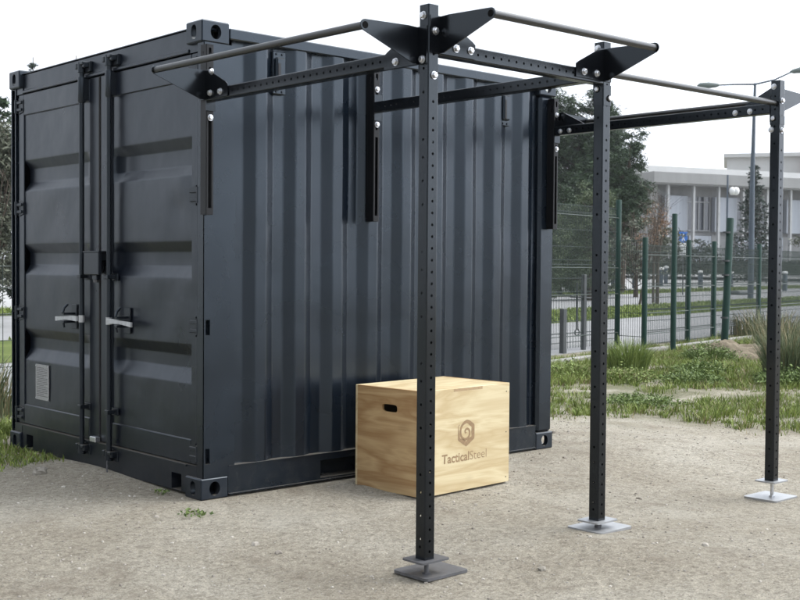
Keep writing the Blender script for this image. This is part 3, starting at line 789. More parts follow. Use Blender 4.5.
MP['ground'] = ground_mat()
def axis_pts(lo, hi, step, far_lo, far_hi, extra=()):
    p = []; x = lo
    while x <= hi + 1e-6: p.append(x); x += step
    s = step; x = hi
    while x < far_hi: s *= 1.35; x += s; p.append(min(x, far_hi))
    s = step; x = lo
    while x > far_lo: s *= 1.35; x -= s; p.append(max(x, far_lo))
    return sorted(set(round(q, 4) for q in list(p) + list(extra)))
us = axis_pts(-5.2, 14, .085, -420, 520); vs_ = axis_pts(-6.2, 4.3, .085, -420, 520, (27., 60.))
verts = []; faces = []
for v in vs_:
    for u in us:
        x, y = xy_of(u, v); verts.append((x, y, ground_z(x, y)))
nu = len(us)
for j in range(len(vs_) - 1):
    for i in range(nu - 1): faces.append((j * nu + i, j * nu + i + 1, (j + 1) * nu + i + 1, (j + 1) * nu + i))
m = MB(); m.add(verts, faces, True); tag(m.build('ground', 'ground'), kind='structure')

MP['asphalt'] = mat('old_asphalt', (.235, .235, .235), .9, var=.14, vscale=1.1, bump=.3, bscale=60, spec=.2)
MP['lot'] = mat('parking_asphalt', (.33, .33, .325), .9, var=.10, vscale=.6, bump=.2, bscale=40, spec=.2)
MP['verge'] = mat('verge_turf', (.060, .085, .022), .95, var=.4, vscale=1.6, bump=.5, bscale=30, spec=.1, col2=(.12, .145, .045))
MP['concrete'] = mat('pale_concrete', (.25, .23, .195), .9, var=.22, vscale=6, bump=.6, bscale=40, spec=.2)
MP['whiteline'] = mat('road_paint', (.62, .62, .60), .8, var=.15, vscale=8)
def strip(name, mt, v0, v1, off, u0=-120, u1=320):
    m = MB(); vv = [v0] + [q for q in (27, 60) if v0 < q < v1] + [v1]; uu = [u0 + (u1 - u0) * k / 40 for k in range(41)]
    for a, b in zip(vv, vv[1:]):
        for p, q in zip(uu, uu[1:]):
            P = lambda u, v: (*xy_of(u, v), far_z(v) + off)
            m.quad(P(p, a), P(q, a), P(q, b), P(p, b))
    return tag(m.build(name, mt), kind='structure')
strip('road', 'asphalt', 4.25, 9.25, .004)
strip('grass_verge', 'verge', 9.25, 13.4, .008)
strip('service_road', 'asphalt', 13.4, 21.8, .004)
strip('grass_verge', 'verge', 21.8, 25.6, .008)
strip('parking_lot', 'lot', 25.6, 60, .006)
for v in (9.25, 13.4, 21.8):
    pass
# kerb of pale concrete along the foot of the fence, in lengths
m = MB(); u = -30.
while u < 60:
    ln = 1.0; a = u + .006; b = u + ln - .006; jit = .012 * noise.noise(V(u, 0, 5))
    P = lambda uu, vv, z: V(*xy_of(uu, vv), z)
    z1 = -.035 + jit
    lo = [P(a, 3.28, -.2), P(b, 3.28, -.2), P(b, 3.50, -.2), P(a, 3.50, -.2)]; hi = [P(a, 3.30, z1), P(b, 3.30, z1), P(b, 3.48, z1), P(a, 3.48, z1)]
    m.add(lo + hi, [(4, 5, 6, 7), (0, 1, 5, 4), (1, 2, 6, 5), (2, 3, 7, 6), (3, 0, 4, 7)]); u += ln
MP['kerb'] = mat('weathered_kerb', (.27, .26, .24), .9, var=.3, vscale=4, bump=.5, bscale=40, spec=.2)
tag(m.build('kerb', 'kerb'), kind='structure')
# pebbles
MP['pebble'] = mat('pebbles', (.26, .23, .19), .9, island=.5, alt=(.43, .40, .35), spec=.2)
def pebble(m, x, y, r, rnd, z=None):
    z = ground_z(x, y) if z is None else z
    ax = rnd.random() * PI; sx, sy, sz = r * (.8 + .5 * rnd.random()), r * (.6 + .4 * rnd.random()), r * (.4 + .35 * rnd.random())
    vs = [];
    for ph, n in ((-.2, 5), (.75, 4)):
        for k in range(n):
            t = 2 * PI * (k + rnd.random() * .5) / n
            p = V(math.cos(t) * math.cos(ph) * sx, math.sin(t) * math.cos(ph) * sy, math.sin(ph) * sz)
            vs.append(V(x + p.x * math.cos(ax) - p.y * math.sin(ax), y + p.x * math.sin(ax) + p.y * math.cos(ax), z + p.z + sz * .15))
    vs.append(V(x, y, z + sz * (1.1)))
    fs = [(k, (k + 1) % 5, 5 + min(3, int((k + .5) * .8)) ) for k in range(5)]
    fs = []
    low = list(range(5)); hi = list(range(5, 9))
    i = j = 0
    while i < 5 or j < 4:
        if j >= 4 or (i < 5 and i / 5 <= j / 4): fs.append((low[i % 5], low[(i + 1) % 5], hi[j % 4])); i += 1
        else: fs.append((hi[j % 4], low[i % 5], hi[(j + 1) % 4])); j += 1
    fs += [(hi[k], hi[(k + 1) % 4], 9) for k in range(4)]
    m.add(vs, fs)
rnd = random.Random(21); m = MB()
for k in range(24000):
    x = rnd.uniform(-3.2, 6.5); y = rnd.uniform(-5.2, 2.6)
    if -.02 < x < 2.95 and -.02 < y < 2.5: continue
    dens = noise.noise(V(x * .8, y * .8, 12)) + .45
    if rnd.random() > dens + .2: continue
    r = .0026 + .0075 * rnd.random() ** 3
    if rnd.random() < .0025: r = .012 + .012 * rnd.random()
    pebble(m, x, y, r, rnd)
tag(m.build('gravel', 'pebble'), kind='stuff')

# ------------------------------------------------------------------ GRASS
def leafmat(name, c, alt, rough=.6, island=.6, trans=.25):
    m = mat(name, c, rough, island=island, alt=alt, spec=.3)
    return m
MP['grass'] = leafmat('grass_blades', (.110, .175, .026), (.260, .315, .075))
MP['drygrass'] = leafmat('straw', (.22, .17, .085), (.36, .30, .17))
MP['weed'] = leafmat('weed_leaves', (.080, .135, .032), (.185, .25, .075))
MP['sedge'] = leafmat('tall_grass', (.075, .11, .05), (.17, .205, .11))
MP['brightgrass'] = leafmat('bright_tuft', (.12, .19, .035), (.27, .33, .10))
def blade(m, x, y, z, h, w, rnd, lean=None, ang=None, segs=2):
    a = rnd.random() * 2 * PI if ang is None else ang
    l = h * (.15 + .55 * rnd.random()) if lean is None else lean
    dx, dy = math.cos(a), math.sin(a); f = rnd.random() * PI; wx, wy = math.cos(f) * w, math.sin(f) * w
    vs = []
    for k in range(segs):
        t = k / segs; k2 = t * t
        c = V(x + dx * l * k2, y + dy * l * k2, z + h * t * (1 - .15 * t)); ww = (1 - .5 * t)
        vs += [c - V(wx, wy, 0) * ww, c + V(wx, wy, 0) * ww]
    vs.append(V(x + dx * l, y + dy * l, z + h * .85))
    fs = [(2 * k, 2 * k + 1, 2 * k + 3, 2 * k + 2) for k in range(segs - 1)] + [(2 * segs - 2, 2 * segs - 1, 2 * segs)]
    m.add(vs, fs)
def grass_density(x, y):
    u, v = uv_of(x, y)
    if v > 3.9: return 0
    if v > 3.25: return .35
    c = .672 * x + .741 * y
    edge = c + 1.6 * noise.noise(V(x * .55, y * .55, 1.5)) + .5 * noise.noise(V(x * 1.8, y * 1.8, 5))
    d = S(3.0, 4.4, edge)
    n = noise.noise(V(x * .8, y * .8, 31)) + .5 * noise.noise(V(x * 2.1, y * 2.1, 8))
    d *= S(-.32, .12, n) if c < 7.4 else S(-.85, -.25, n)
    # a bare strip where people walk
    d *= 1 - .6 * math.exp(-((c - 6.3 - .9 * noise.noise(V(x * .7, y * .7, 0))) / .24) ** 2)
    return d
rnd = random.Random(5); m = MB(); m2 = MB(); cnt = 0
def in_field(x, y): return not (x < 3.0 and y < 2.6) and uv_of(x, y)[1] < 3.9 and .672 * x + .741 * y > 1.5
while cnt < 52000:          # loose blades
    x = rnd.uniform(2.9, 17); y = rnd.uniform(-2.2, 8.5)
    if not in_field(x, y) or rnd.random() > grass_density(x, y): continue
    c = .672 * x + .741 * y; cl = .5 + 1.0 * max(0, noise.noise(V(x * 1.3, y * 1.3, 77)) + .35)
    h = (.025 + .07 * rnd.random()) * cl * (1 + .5 * S(5, 9, c))
    blade(m2 if rnd.random() < .14 else m, x, y, ground_z(x, y) - .004, h, .0026 + .0034 * rnd.random(), rnd); cnt += 1
cnt = 0
while cnt < 2600:           # tufts with blades fanning outwards
    x = rnd.uniform(2.9, 17); y = rnd.uniform(-2.2, 8.5)
    if not in_field(x, y) or rnd.random() > grass_density(x, y): continue
    c = .672 * x + .741 * y; cl = .6 + 1.1 * max(0, noise.noise(V(x * .9, y * .9, 17)) + .3); r = .04 + .11 * rnd.random() ** 2; H = (.05 + .09 * rnd.random()) * cl * (1 + .4 * S(5, 9, c))
    dr = .55 if rnd.random() < .09 else .06
    for q in range(int(26 + 160 * r)):
        a = rnd.random() * 2 * PI; f = math.sqrt(rnd.random()); bx, by = x + r * f * math.cos(a), y + r * f * math.sin(a)
        hh = H * (.5 + .6 * rnd.random()) * (1.05 - .4 * f)
        blade(m2 if rnd.random() < dr else m, bx, by, ground_z(bx, by) - .004, hh, .0024 + .0032 * rnd.random(), rnd, lean=hh * (.1 + .8 * f * rnd.random() + .15 * rnd.random()), ang=a + rnd.uniform(-.6, .6))
    cnt += 1
# the patch by the far door corner and behind it
cnt = 0
while cnt < 9000:
    x = rnd.uniform(-2.2, 1.2); y = rnd.uniform(1.2, 5.2)
    if -.03 < x < 3 and y < 2.47: continue
    e = (y - 2.05) - .55 * x * .2 + .35 * noise.noise(V(x * 1.6, y * 1.6, 3))
    near_sill = S(-.75, -.1, x) * S(1.45, 1.9, y)
    d = max(S(-.05, .5, e), .8 * near_sill) * S(-.35, .1, noise.noise(V(x * 2.2, y * 2.2, 41)) + .15)
    if uv_of(x, y)[1] > 3.9 and y > 4.4: d *= .3
    if rnd.random() > d: continue
    blade(m2 if rnd.random() < .08 else m, x, y, ground_z(x, y) - .004, .03 + .07 * rnd.random(), .003 + .003 * rnd.random(), rnd); cnt += 1
cnt = 0
while cnt < 5200:
    x = rnd.uniform(-1.1, -.005); y = rnd.uniform(1.35, 2.9)
    e = y - 1.56 + .16 * noise.noise(V(x * 3, y * 3, 3)) - .12 * S(-.25, -.6, x)
    d = S(-.05, .14, e) * S(-.42, .12, noise.noise(V(x * 4.2, y * 4.2, 41)) + .12)
    if rnd.random() > d: continue
    blade(m2 if rnd.random() < .12 else m, x, y, ground_z(x, y) - .004, .015 + .05 * rnd.random() ** 1.5, .0022 + .003 * rnd.random(), rnd); cnt += 1
# verges beyond the road, coarse blades
for (v0, v1, n, hmax) in ((9.3, 13.35, 26000, .15), (21.85, 25.55, 12000, .2)):
    for k in range(n):
        u = rnd.uniform(8, 60 if v0 < 10 else 90); v = rnd.uniform(v0, v1); x, y = xy_of(u, v)
        blade(m, x, y, -.095, hmax * (.3 + .7 * rnd.random()), .012 + .014 * rnd.random(), rnd)
tag(m.build('ground_grass', 'grass'), kind='stuff'); tag(m2.build('dry_grass', 'drygrass'), kind='stuff')

def tussock(name, label, cat, x, y, r, h, n, mt, w=.004, lean=.5, group=None, leafy=0, dry=0):
    z = ground_z(x, y); root = empty(name, label, cat, (x, y, z), 0, group); rr = random.Random(int(abs(x * 1000 + y * 77)))
    m = MB(); md = MB()
    for k in range(n):
        a = rr.random() * 2 * PI; q = r * math.sqrt(rr.random()) * .75; bx, by = q * math.cos(a), q * math.sin(a)
        hh = h * (.35 + .65 * rr.random()) * (1 - .35 * q / r)
        zz = ground_z(x + bx, y + by) - z - .01
        blade(md if rr.random() < dry else m, bx, by, zz, hh, w * (.6 + .8 * rr.random()), rr, lean=hh * lean * (.2 + rr.random()) , ang=a + rr.uniform(-.9, .9), segs=3)
    for k in range(leafy):
        a = rr.random() * 2 * PI; e = math.sqrt(rr.random()); hh = h * rr.random() * (1.05 - .7 * e)
        lob = .7 + .6 * noise.noise(V(math.cos(a) * 1.6 + x, math.sin(a) * 1.6 + y, 0)) + .25 * noise.noise(V(math.cos(a) * 5 + x, math.sin(a) * 5, 2)); hh *= .55 + .9 * abs(noise.noise(V(math.cos(a) * e * 4 + x, math.sin(a) * e * 4 + y, 6))) + .2
        c = V(1.25 * lob * r * e * math.cos(a), 1.25 * lob * r * e * math.sin(a), hh + .01)
        s = (.007 + .010 * rr.random()) * (1 + r); t1 = V(rr.gauss(0, 1), rr.gauss(0, 1), rr.gauss(0, .6)).normalized(); t2 = t1.cross(V(rr.gauss(0, 1), rr.gauss(0, 1), rr.gauss(0, 1))).normalized()
        m.add([c - t1 * s, c + t2 * s * .45, c + t1 * s, c - t2 * s * .45], [(0, 1, 2, 3)])
    m.build('leaves', mt, root)
    if md.v: md.build('dry_blades', 'drygrass', root)
    return root
tussock('grass_tussock', 'tall bright green grass tussock in front of the fence, nearest the container', 'tussock', 9.136, 3.973, .34, .66, 1100, 'brightgrass', .0055, .42)
tussock('grass_bush', 'big wispy grey green grass bush at the edge of the yard behind the last upright', 'bush', 9.75, 1.98, .42, .95, 2600, 'sedge', .0035, .38, dry=.15)
tussock('wild_grass', 'pale feathery grass clump growing against the wire fence near the street lamp', 'grass clump', 14.6, 4.75, .75, .9, 900, 'sedge', .004, .45, dry=.4)
tussock('wild_grass', 'dry straggly grass clump at the foot of the fence between poles', 'grass clump', 17.6, 6.9, .9, .9, 900, 'sedge', .006, .4, dry=.45)
tussock('weed_bush', 'dark leafy weed bush below the leaning green pole', 'weed', 11.45, 4.25, .46, .36, 500, 'weed', .006, .7, leafy=2250)
tussock('weed_bush', 'low dark weed bush in the middle of the grass before the dirt mound', 'weed', 9.62, 3.15, .40, .24, 300, 'weed', .006, .8, leafy=1950)
tussock('weed_bush', 'dark broad weed behind the foremost edge of grass, left of the last upright', 'weed', 8.55, 2.55, .42, .20, 300, 'weed', .006, .8, leafy=1800)
tussock('weed_bush', 'dark low weed under the wispy grass bush', 'weed', 9.3, 1.75, .45, .26, 400, 'weed', .006, .8, leafy=1950)
tussock('weed_bush', 'yellowish weed clump next to the far lower corner of the container', 'weed', 8.0, 4.1, .55, .26, 900, 'brightgrass', .005, .8, leafy=750, dry=.25)
tussock('weed_bush', 'reddish green low weed patch beneath the tall tussock', 'weed', 8.1, 3.3, .5, .2, 800, 'brightgrass', .005, .8, leafy=900, dry=.35)
tussock('weed_bush', 'small dark green weed mat just past the container wall', 'weed', 6.3, 1.75, .42, .12, 700, 'weed', .004, .9, leafy=900)
tussock('ground_weed', 'flat grey green weed on bare sand in front of the container corner', 'weed', -.19, -.25, .085, .018, 30, 'weed', .003, 1.3, leafy=70)
tussock('ground_weed', 'tiny weed sprouting under the doors beside the pale stone', 'weed', -.62, 1.32, .07, .05, 50, 'grass', .004, .9)
tussock('ground_weed', 'sparse weed against the door sill by the front corner casting', 'weed', -.06, .30, .06, .03, 26, 'weed', .003, .9, leafy=30)
tussock('wild_grass', 'tall pale grass behind the far door corner, by the wire fence', 'grass clump', .75, 4.9, .55, .85, 900, 'sedge', .004, .4, dry=.25)
tussock('wild_grass', 'bright low grass clump beside the far door corner', 'grass clump', .2, 3.3, .4, .22, 700, 'grass', .004, .6)
# stones
rs = random.Random(2)
for (x, y, r, lab) in ((-.30, 1.31, .045, 'pale stone lying below the container doors'), (-.78, 1.22, .035, 'small pale stone beside a tiny weed'), (.46, -2.02, .018, 'small stone next to the dark base plate')):
    m = MB(); n1 = []
    for i in range(7):
        for j in range(10):
            th = PI * (i + .5) / 7; ph = 2 * PI * j / 10; d = V(math.sin(th) * math.cos(ph), math.sin(th) * math.sin(ph), math.cos(th) * .7)
            n1.append(d * r * (1 + .5 * noise.noise(d * 1.7 + V(x, y, 0))))
    m.add(n1, [(i * 10 + j, i * 10 + (j + 1) % 10, (i + 1) * 10 + (j + 1) % 10, (i + 1) * 10 + j) for i in range(6) for j in range(10)] + [tuple(range(10)), tuple(range(60, 70))], False)
    tag(m.build('stone', 'concrete', loc=(x, y, ground_z(x, y) + r * .25)), lab, 'stone')
# dirt mound
MP['mound'] = mat('reddish_earth', (.095, .078, .056), .95, var=.35, vscale=9, bump=1., bscale=22, spec=.1, col2=(.225, .19, .138))
m = MB(); n = 46
def MPt(i, j):
    x = -.85 + 1.7 * i / n; y = -.55 + 1.1 * j / n; q = (x / .85) ** 2 + (y / .55) ** 2
    h = .27 * max(0, 1 - q) ** .75 * (1 + .6 * noise.noise(V(x * 2.4, y * 2.4, 1))) + (.05 * noise.noise(V(x * 7, y * 7, 2)) + .03 * noise.noise(V(x * 17, y * 17, 5))) * S(0, .4, 1 - q)
    return (x, y, h - .03)
m.add([MPt(i, j) for i in range(n + 1) for j in range(n + 1)], [(i * (n + 1) + j, (i + 1) * (n + 1) + j, (i + 1) * (n + 1) + j + 1, i * (n + 1) + j + 1) for i in range(n) for j in range(n)], True)
mo = tag(m.build('dirt_mound', 'mound', loc=(12.4, 4.4, -.1)), 'low mound of reddish bare earth in the grass', 'dirt mound'); mo.rotation_euler = (0, 0, -.75)

# ------------------------------------------------------------------ FENCES AND POLES
MP['green'] = mat('green_post_paint', (.006, .030, .022), .6, spec=.25, var=.15, vscale=20)
MP['wire'] = mat('green_wire', (.022, .038, .032), .5)
MP['greypost'] = mat('grey_post_paint', (.055, .06, .062), .6, var=.2, vscale=14)
def fence_panel(m, p0, p1, z0, z1, beams=True, pitch=.05, rows=None, wr=.0052):
    p0, p1 = Vector((*p0, 0)), Vector((*p1, 0)); L_ = (p1 - p0).length; d = (p1 - p0) / L_; nrm = V(-d.y, d.x, 0)
    def wire(a, b, r):
        ax = (b - a).normalized(); s = nrm; t = ax.cross(s)
        vs = [q + s * r * c1 + t * r * c2 for q in (a, b) for c1, c2 in ((1, 0), (0, 1), (-1, 0), (0, -1))]
        m.add(vs, [(0, 1, 5, 4), (1, 2, 6, 5), (2, 3, 7, 6), (3, 0, 4, 7)])
    k = 0
    while k * pitch < L_:
        b = p0 + d * k * pitch; wire(b + V(0, 0, z0), b + V(0, 0, z1 + .02), wr); k += 1
    hs = rows if rows else [z0 + .02 + .2 * q for q in range(int((z1 - z0) / .2))] + [z1]
    for z in hs: wire(p0 + V(0, 0, z) + nrm * .006, p1 + V(0, 0, z) + nrm * .006, wr * 1.1)
    if beams:        # the folded stiffening ribs
        for z in (z1 - .16, (z0 + z1) / 2 + .15, (z0 + z1) / 2 - .3, z0 + .2):
            wire(p0 + V(0, 0, z + .05) + nrm * .008, p1 + V(0, 0, z + .05) + nrm * .008, wr * 1.5); wire(p0 + V(0, 0, z) - nrm * .03, p1 + V(0, 0, z) - nrm * .03, wr * 1.5)
def post(m, x, y, z0, z1, r, sq=False, lean=(0, 0)):
    if sq: m.bbox((x - r, y - r, z0), (x + r, y + r, z1), .006)
    else: m.tube([(x, y, z0), (x + lean[0], y + lean[1], z1 - .01), (x + lean[0], y + lean[1], z1)], [r, r, r * .8], 12)
# shorter fence running off to the right
pf = [xy_of(u, 3.82) for u in (13.98, 15.86, 17.1, 19.6, 22.7, 25.2, 27.7, 30.2, 32.7)]
f1 = empty('mesh_fence', 'low green wire mesh fence with three close posts beyond the grass', 'fence', (*pf[0], -.1)); fb = (*pf[0], -.1)
for k, (a, b) in enumerate(zip(pf, pf[1:])):
    m = MB(); fence_panel(m, a, b, -.05, 1.66); m.build('mesh_panel', 'wire', f1, base=fb)
for k, a in enumerate(pf):
    m = MB(); post(m, a[0], a[1], -.2, 1.80, .048); m.build('fence_post', 'green', f1, base=fb)
# taller fence behind the container's far end
qa, qb, qc = xy_of(11.0, 4.55), xy_of(12.3, 4.50), xy_of(14.14, 4.40)
f2 = empty('mesh_fence', 'tall green wire mesh fence just past the container with one tall end post', 'fence', (*qc, -.1)); fb = (*qc, -.1)
ql = xy_of(9.2, 4.6)
for a, b in ((ql, qb), (qb, qc)):
    m = MB(); fence_panel(m, a, b, -.05, 2.30, rows=[.05, .40, .75, 1.1, 1.40, 1.62, 1.90, 2.17, 2.30]); m.build('mesh_panel', 'wire', f2, base=fb)
m = MB(); post(m, qc[0], qc[1], -.2, 2.46, .050); m.build('fence_post', 'green', f2, base=fb)
m = MB(); post(m, ql[0], ql[1], -.2, 2.40, .050); m.build('fence_post', 'green', f2, base=fb)
# bridging panel between tall and short fence
m = MB(); fence_panel(m, qc, pf[0], -.05, 1.75, rows=[.1, .5, .9, 1.25, 1.55, 1.75], beams=False); m.build('mesh_panel', 'wire', f2, base=fb)
# the stretch seen on the other side of the container
gl = [(-3.5, 4.75), (-1.0, 5.02), (.86, 5.20), (3.4, 5.5)]
f3 = empty('mesh_fence', 'wire fence with a thin dark post past the hinged end of the doors', 'fence', (*gl[2], -.1)); fb = (*gl[2], -.1)
for a, b in zip(gl, gl[1:]):
    m = MB(); fence_panel(m, a, b, -.05, 1.25, beams=False, pitch=.1, rows=[.05, .3, .55, .8, 1.05, 1.25], wr=.004); m.build('mesh_panel', 'wire', f3, base=fb)
for a in gl:
    m = MB(); post(m, a[0], a[1], -.2, 1.30, .028); m.bbox((a[0] - .05, a[1] - .05, 1.20), (a[0] + .05, a[1] + .05, 1.32), .01); m.build('fence_post', 'greypost', f3, base=fb)
# free-standing poles
m = MB(); post(m, 0, 0, -.15, 2.16 + .1, .044); tag(m.build('green_pole', 'green', loc=(*xy_of(13.36, 3.03), -.1)), 'tall slim green pole standing alone before the three fence posts', 'pole')
cF = xy_of(15.42, 2.96)
pr = empty('green_pole', 'thick slightly leaning green pole, the rightmost of the green ones', 'pole', (*cF, -.1))
m = MB(); post(m, 0, 0, -.15, 2.27, .064, lean=(.09, -.03)); m.build('tube', 'green', pr)
m = MB()
for z in (.5, 1.25, 1.5, 2.0): m.tube([(.004 * z * 10 * .4, 0, z), (.004 * z * 10 * .4, 0, z + .03)], .071, 12)
m.build('clamp', 'greypost', pr)
gp = xy_of(13.0, 4.47)
pr = empty('grey_gate_post', 'short grey steel post with a crossbar and hanging hook on the tall fence', 'gate post', (11.88, 6.93, -.1))
m = MB(); post(m, 0, 0, -.15, 1.26, .034, True); m.build('post', 'greypost', pr)
m = MB(); m.tube([(-.36, .0, .90), (.24, 0, .86)], .016, 8); m.build('crossbar', 'greypost', pr)
m = MB(); m.tube([(-.19, -.01, 1.12), (-.18, -.01, .36)], .016, 8)
pts = [(-.18 + .055 * math.cos(t), -.01, .30 + .055 * math.sin(t)) for t in [2 * PI * k / 10 for k in range(11)]]
m.tube(pts, .011, 6, caps=False); m.build('hook', 'greypost', pr)
m = MB(); post(m, 0, 0, -.15, .72, .045, True); tag(m.build('stub_post', 'greypost', loc=(10.98, 6.62, -.1)), 'stubby grey concrete post right against the container edge', 'post')

# ------------------------------------------------------------------ STREET FURNITURE BEYOND
MP['lamp'] = mat('lamp_steel', (.055, .075, .10), .5, var=.15, vscale=3)
MP['lamphead'] = mat('lamp_head', (.10, .125, .12), .5)
MP['white'] = mat('white_paint', (.75, .75, .74), .6)
MP['blue'] = mat('sign_blue', (.03, .14, .45), .5)
lx, ly = 44.74, 23.52
lp = empty('street_lamp', 'tall slim street lamp with two long opposite arms', 'street lamp', (lx, ly, -.1), math.radians(-42.2))
m = MB(); m.tube([(0, 0, 0), (0, 0, .7), (0, 0, .72), (0, 0, 6), (.05, 0, 9.93)], [.15, .15, .15, .105, .06], 12); m.build('pole', 'lamp', lp)
for s, ln, dz in ((-1, 1.75, -.10), (1, 1.72, .55)):
    m = MB(); m.tube([(.05, 0, 9.88), (.05 + s * .9, 0, 9.90 + dz * .35), (.05 + s * ln, 0, 9.93 + dz)], [.045, .04, .035], 8); arm = m.build('arm', 'lamp', lp)
    m = MB(); e = V(.05 + s * ln, 0, 9.93 + dz); d = V(s, 0, dz * .33).normalized()
    m.tube([e - d * .12, e + d * .02, e + d * .4, e + d * .8, e + d * .92], [.04, .10, .15, .12, .03], 12); m.build('lamp_head', 'lamphead', arm)
# bollards: one, then copies
bol = empty('bollard', 'dark steel bollard with a white cap at the edge of the parking lot', 'bollard', (0, 0, 0), 0, 'white-capped bollards along the parking lot')
m = MB(); m.tube([(0, 0, 0), (0, 0, 1.12)], .155, 12); m.build('shaft', 'lamp', bol)
m = MB(); m.tube([(0, 0, 1.12), (0, 0, 1.18), (0, 0, 1.26), (0, 0, 1.30)], [.15, .19, .17, .06], 12); m.build('cap', 'white', bol)
bl = [(60.2, 46.2, 1.25), (58.18, 44.17, .85), (60.36, 43.34, 1.25), (58.85, 40.46, 1.05), (71.9, 47.1, 1.1), (66.0, 43.4, 1.05), (67.0, 40.81, .95), (73.4, 42.34, .9), (63.3, 32.27, .95), (69.9, 36.6, .9), (56, 48.5, 1.), (78, 33, .95), (24.5, 44., 1.)]
for i, (x, y, s) in enumerate(bl):
    o = bol if i == 0 else copy_tree(bol)
    o.location = (x, y, far_z(uv_of(x, y)[1])); o.scale = (1, 1, s)
# parking sign
sx, sy = 47.8, 29.3
sg = empty('parking_sign', 'small square blue and white sign on a grey pole behind the fence', 'sign', (sx, sy, far_z(uv_of(sx, sy)[1])), math.radians(-45))
m = MB(); m.tube([(0, 0, 0), (0, 0, 3.3)], .03, 8); m.build('pole', 'greypost', sg)
m = MB(); m.bbox((-.22, -.05, 2.70), (.22, -.035, 3.26), .005); m.build('sign_panel', 'blue', sg)
m = MB(); m.box((-.20, -.056, 2.08), (.22, -.04, 2.68)); m.build('lower_panel', 'white', sg)
m = MB(); m.tube([(0, -.053, 3.10), (0, -.056, 3.10)], .05, 10); m.prism([(-.09, -.0515, 2.80), (.0, -.0515, 3.04), (.09, -.0515, 2.80), (.05, -.0515, 2.80), (0, -.0515, 2.92), (-.05, -.0515, 2.80)], (0, -1, 0), 0, .004); m.build('emblem', 'white', sg)
# slim pole with a white globe bracket
px_, py_ = 71.7, 41.7; gz = far_z(uv_of(px_, py_)[1])
gl_ = empty('globe_lamp', 'slender dark pole with white globe lamps in front of the low building', 'lamp post', (px_, py_, gz), math.radians(-42))
m = MB(); m.tube([(0, 0, 0), (0, 0, 8.25)], [.10, .07], 8); m.build('pole', 'lamp', gl_)
m = MB(); m.tube([(0, 0, 6.9), (.42, 0, 6.95)], .03, 6); m.build('bracket', 'lamp', gl_)
for dx in (.36, .62):
    m = MB(); m.tube([(dx, 0, 6.78), (dx, 0, 6.88), (dx, 0, 7.08), (dx, 0, 7.28), (dx, 0, 7.36)], [.1, .22, .27, .2, .06], 12); m.build('globe', 'white', gl_)
# lidded grey inspection hatch on the verge road
m = MB(); m.bbox((-.55, -.35, 0), (.55, .35, .22), .08); tag(m.build('manhole_block', 'greypost', loc=(50.9, 27.9, -.1)), 'low grey block lying on the road left of the street lamp foot', 'block')

# ------------------------------------------------------------------ BUILDINGS
MP['slab'] = mat('pale_concrete_slab', (.25, .25, .245), .85, var=.12, vscale=.7, stretch=(1, 1, .25))
MP['colwhite'] = mat('white_column', (.36, .36, .36), .7, var=.12, vscale=2)
MP['panel'] = mat('pale_blue_panel', (.30, .32, .355), .6, var=.10, vscale=1.2, stretch=(3, 3, .3))
MP['wallgrey'] = mat('grey_render', (.20, .20, .20), .85, var=.15, vscale=.8)
MP['glass'] = mat('window_glass', (.035, .04, .05), .12, spec=.6)
MP['frame'] = mat('window_frame', (.22, .225, .23), .6)
MP['roofwhite'] = mat('white_roof', (.50, .50, .49), .8, var=.06, vscale=.6)
MP['redwall'] = mat('faded_red_wall', (.42, .29, .26), .85, var=.1, vscale=.7)
bang = math.atan2(51.9 - 57.16, 100.64 - 84.42)
bg = .8
bu = empty('office_building', 'long low two-storey pale building with thin white columns and flat roof', 'building', (84.42, 57.16, bg), bang)
BL, BT = 46., 9.17          # local: x along the facade, -y towards the yard
per = 2.88; nb = int(BL / per)
m = MB(); m.box((.45, .9, 0), (BL, 14, 8.15)); m.build('wall', 'wallgrey', bu)
m = MB(); m.bbox((-.75, -.9, 8.16), (BL + .5, 14.5, BT), .03); m.box((-.6, -.75, 8.06), (BL, 14.2, 8.16)); m.build('roof_slab', 'slab', bu)
m = MB(); m.box((-.2, 3.5, BT), (BL, 13.5, BT + .95)); m.build('roof_edge', 'roofwhite', bu)
for k in range(nb + 1):
    x = 1.25 + k * per; m = MB(); m.box((x - .105, -.42, 0), (x + .105, -.12, 8.05)); m.build('column', 'colwhite', bu)
for k in range(nb):
    x0 = 1.25 + k * per + .15; x1 = x0 + per - .30
    kind = (0, 1, 0, 1, 1)[k % 5]
    m = MB()
    if kind in (0, 2):      # closed panel bay over an open dark recess
        m.bbox((x0, .35, 3.9), (x1, .88, 7.15), .03); m.build('facade_panel', 'panel', bu)
        w = MB(); w.box((x0, .80, .9), (x1, .89, 3.6)); w.build('window', 'glass' if kind == 2 else 'wallgrey', bu)
    else:
        m.box((x0, .84, 4.05), (x1, .895, 7.15)); wd = m.build('window', 'glass', bu)
        f = MB()
        for q in range(5): xx = x0 + (x1 - x0) * q / 4; f.box((xx - .05, .74, 4.05), (xx + .05, .838, 7.15))
        f.box((x0, .735, 6.6), (x1, .837, 6.72)); f.box((x0, .70, 3.95), (x1, .836, 4.049)); f.build('window_frame', 'frame', wd)
        m = MB(); m.bbox((x0, .45, .3), (x1, .88, 3.5), .03); m.build('facade_panel', 'panel', bu)
m = MB(); m.box((-.35, .2, 0), (.44, 14, 8.05)); m.build('end_wall', 'slab', bu)
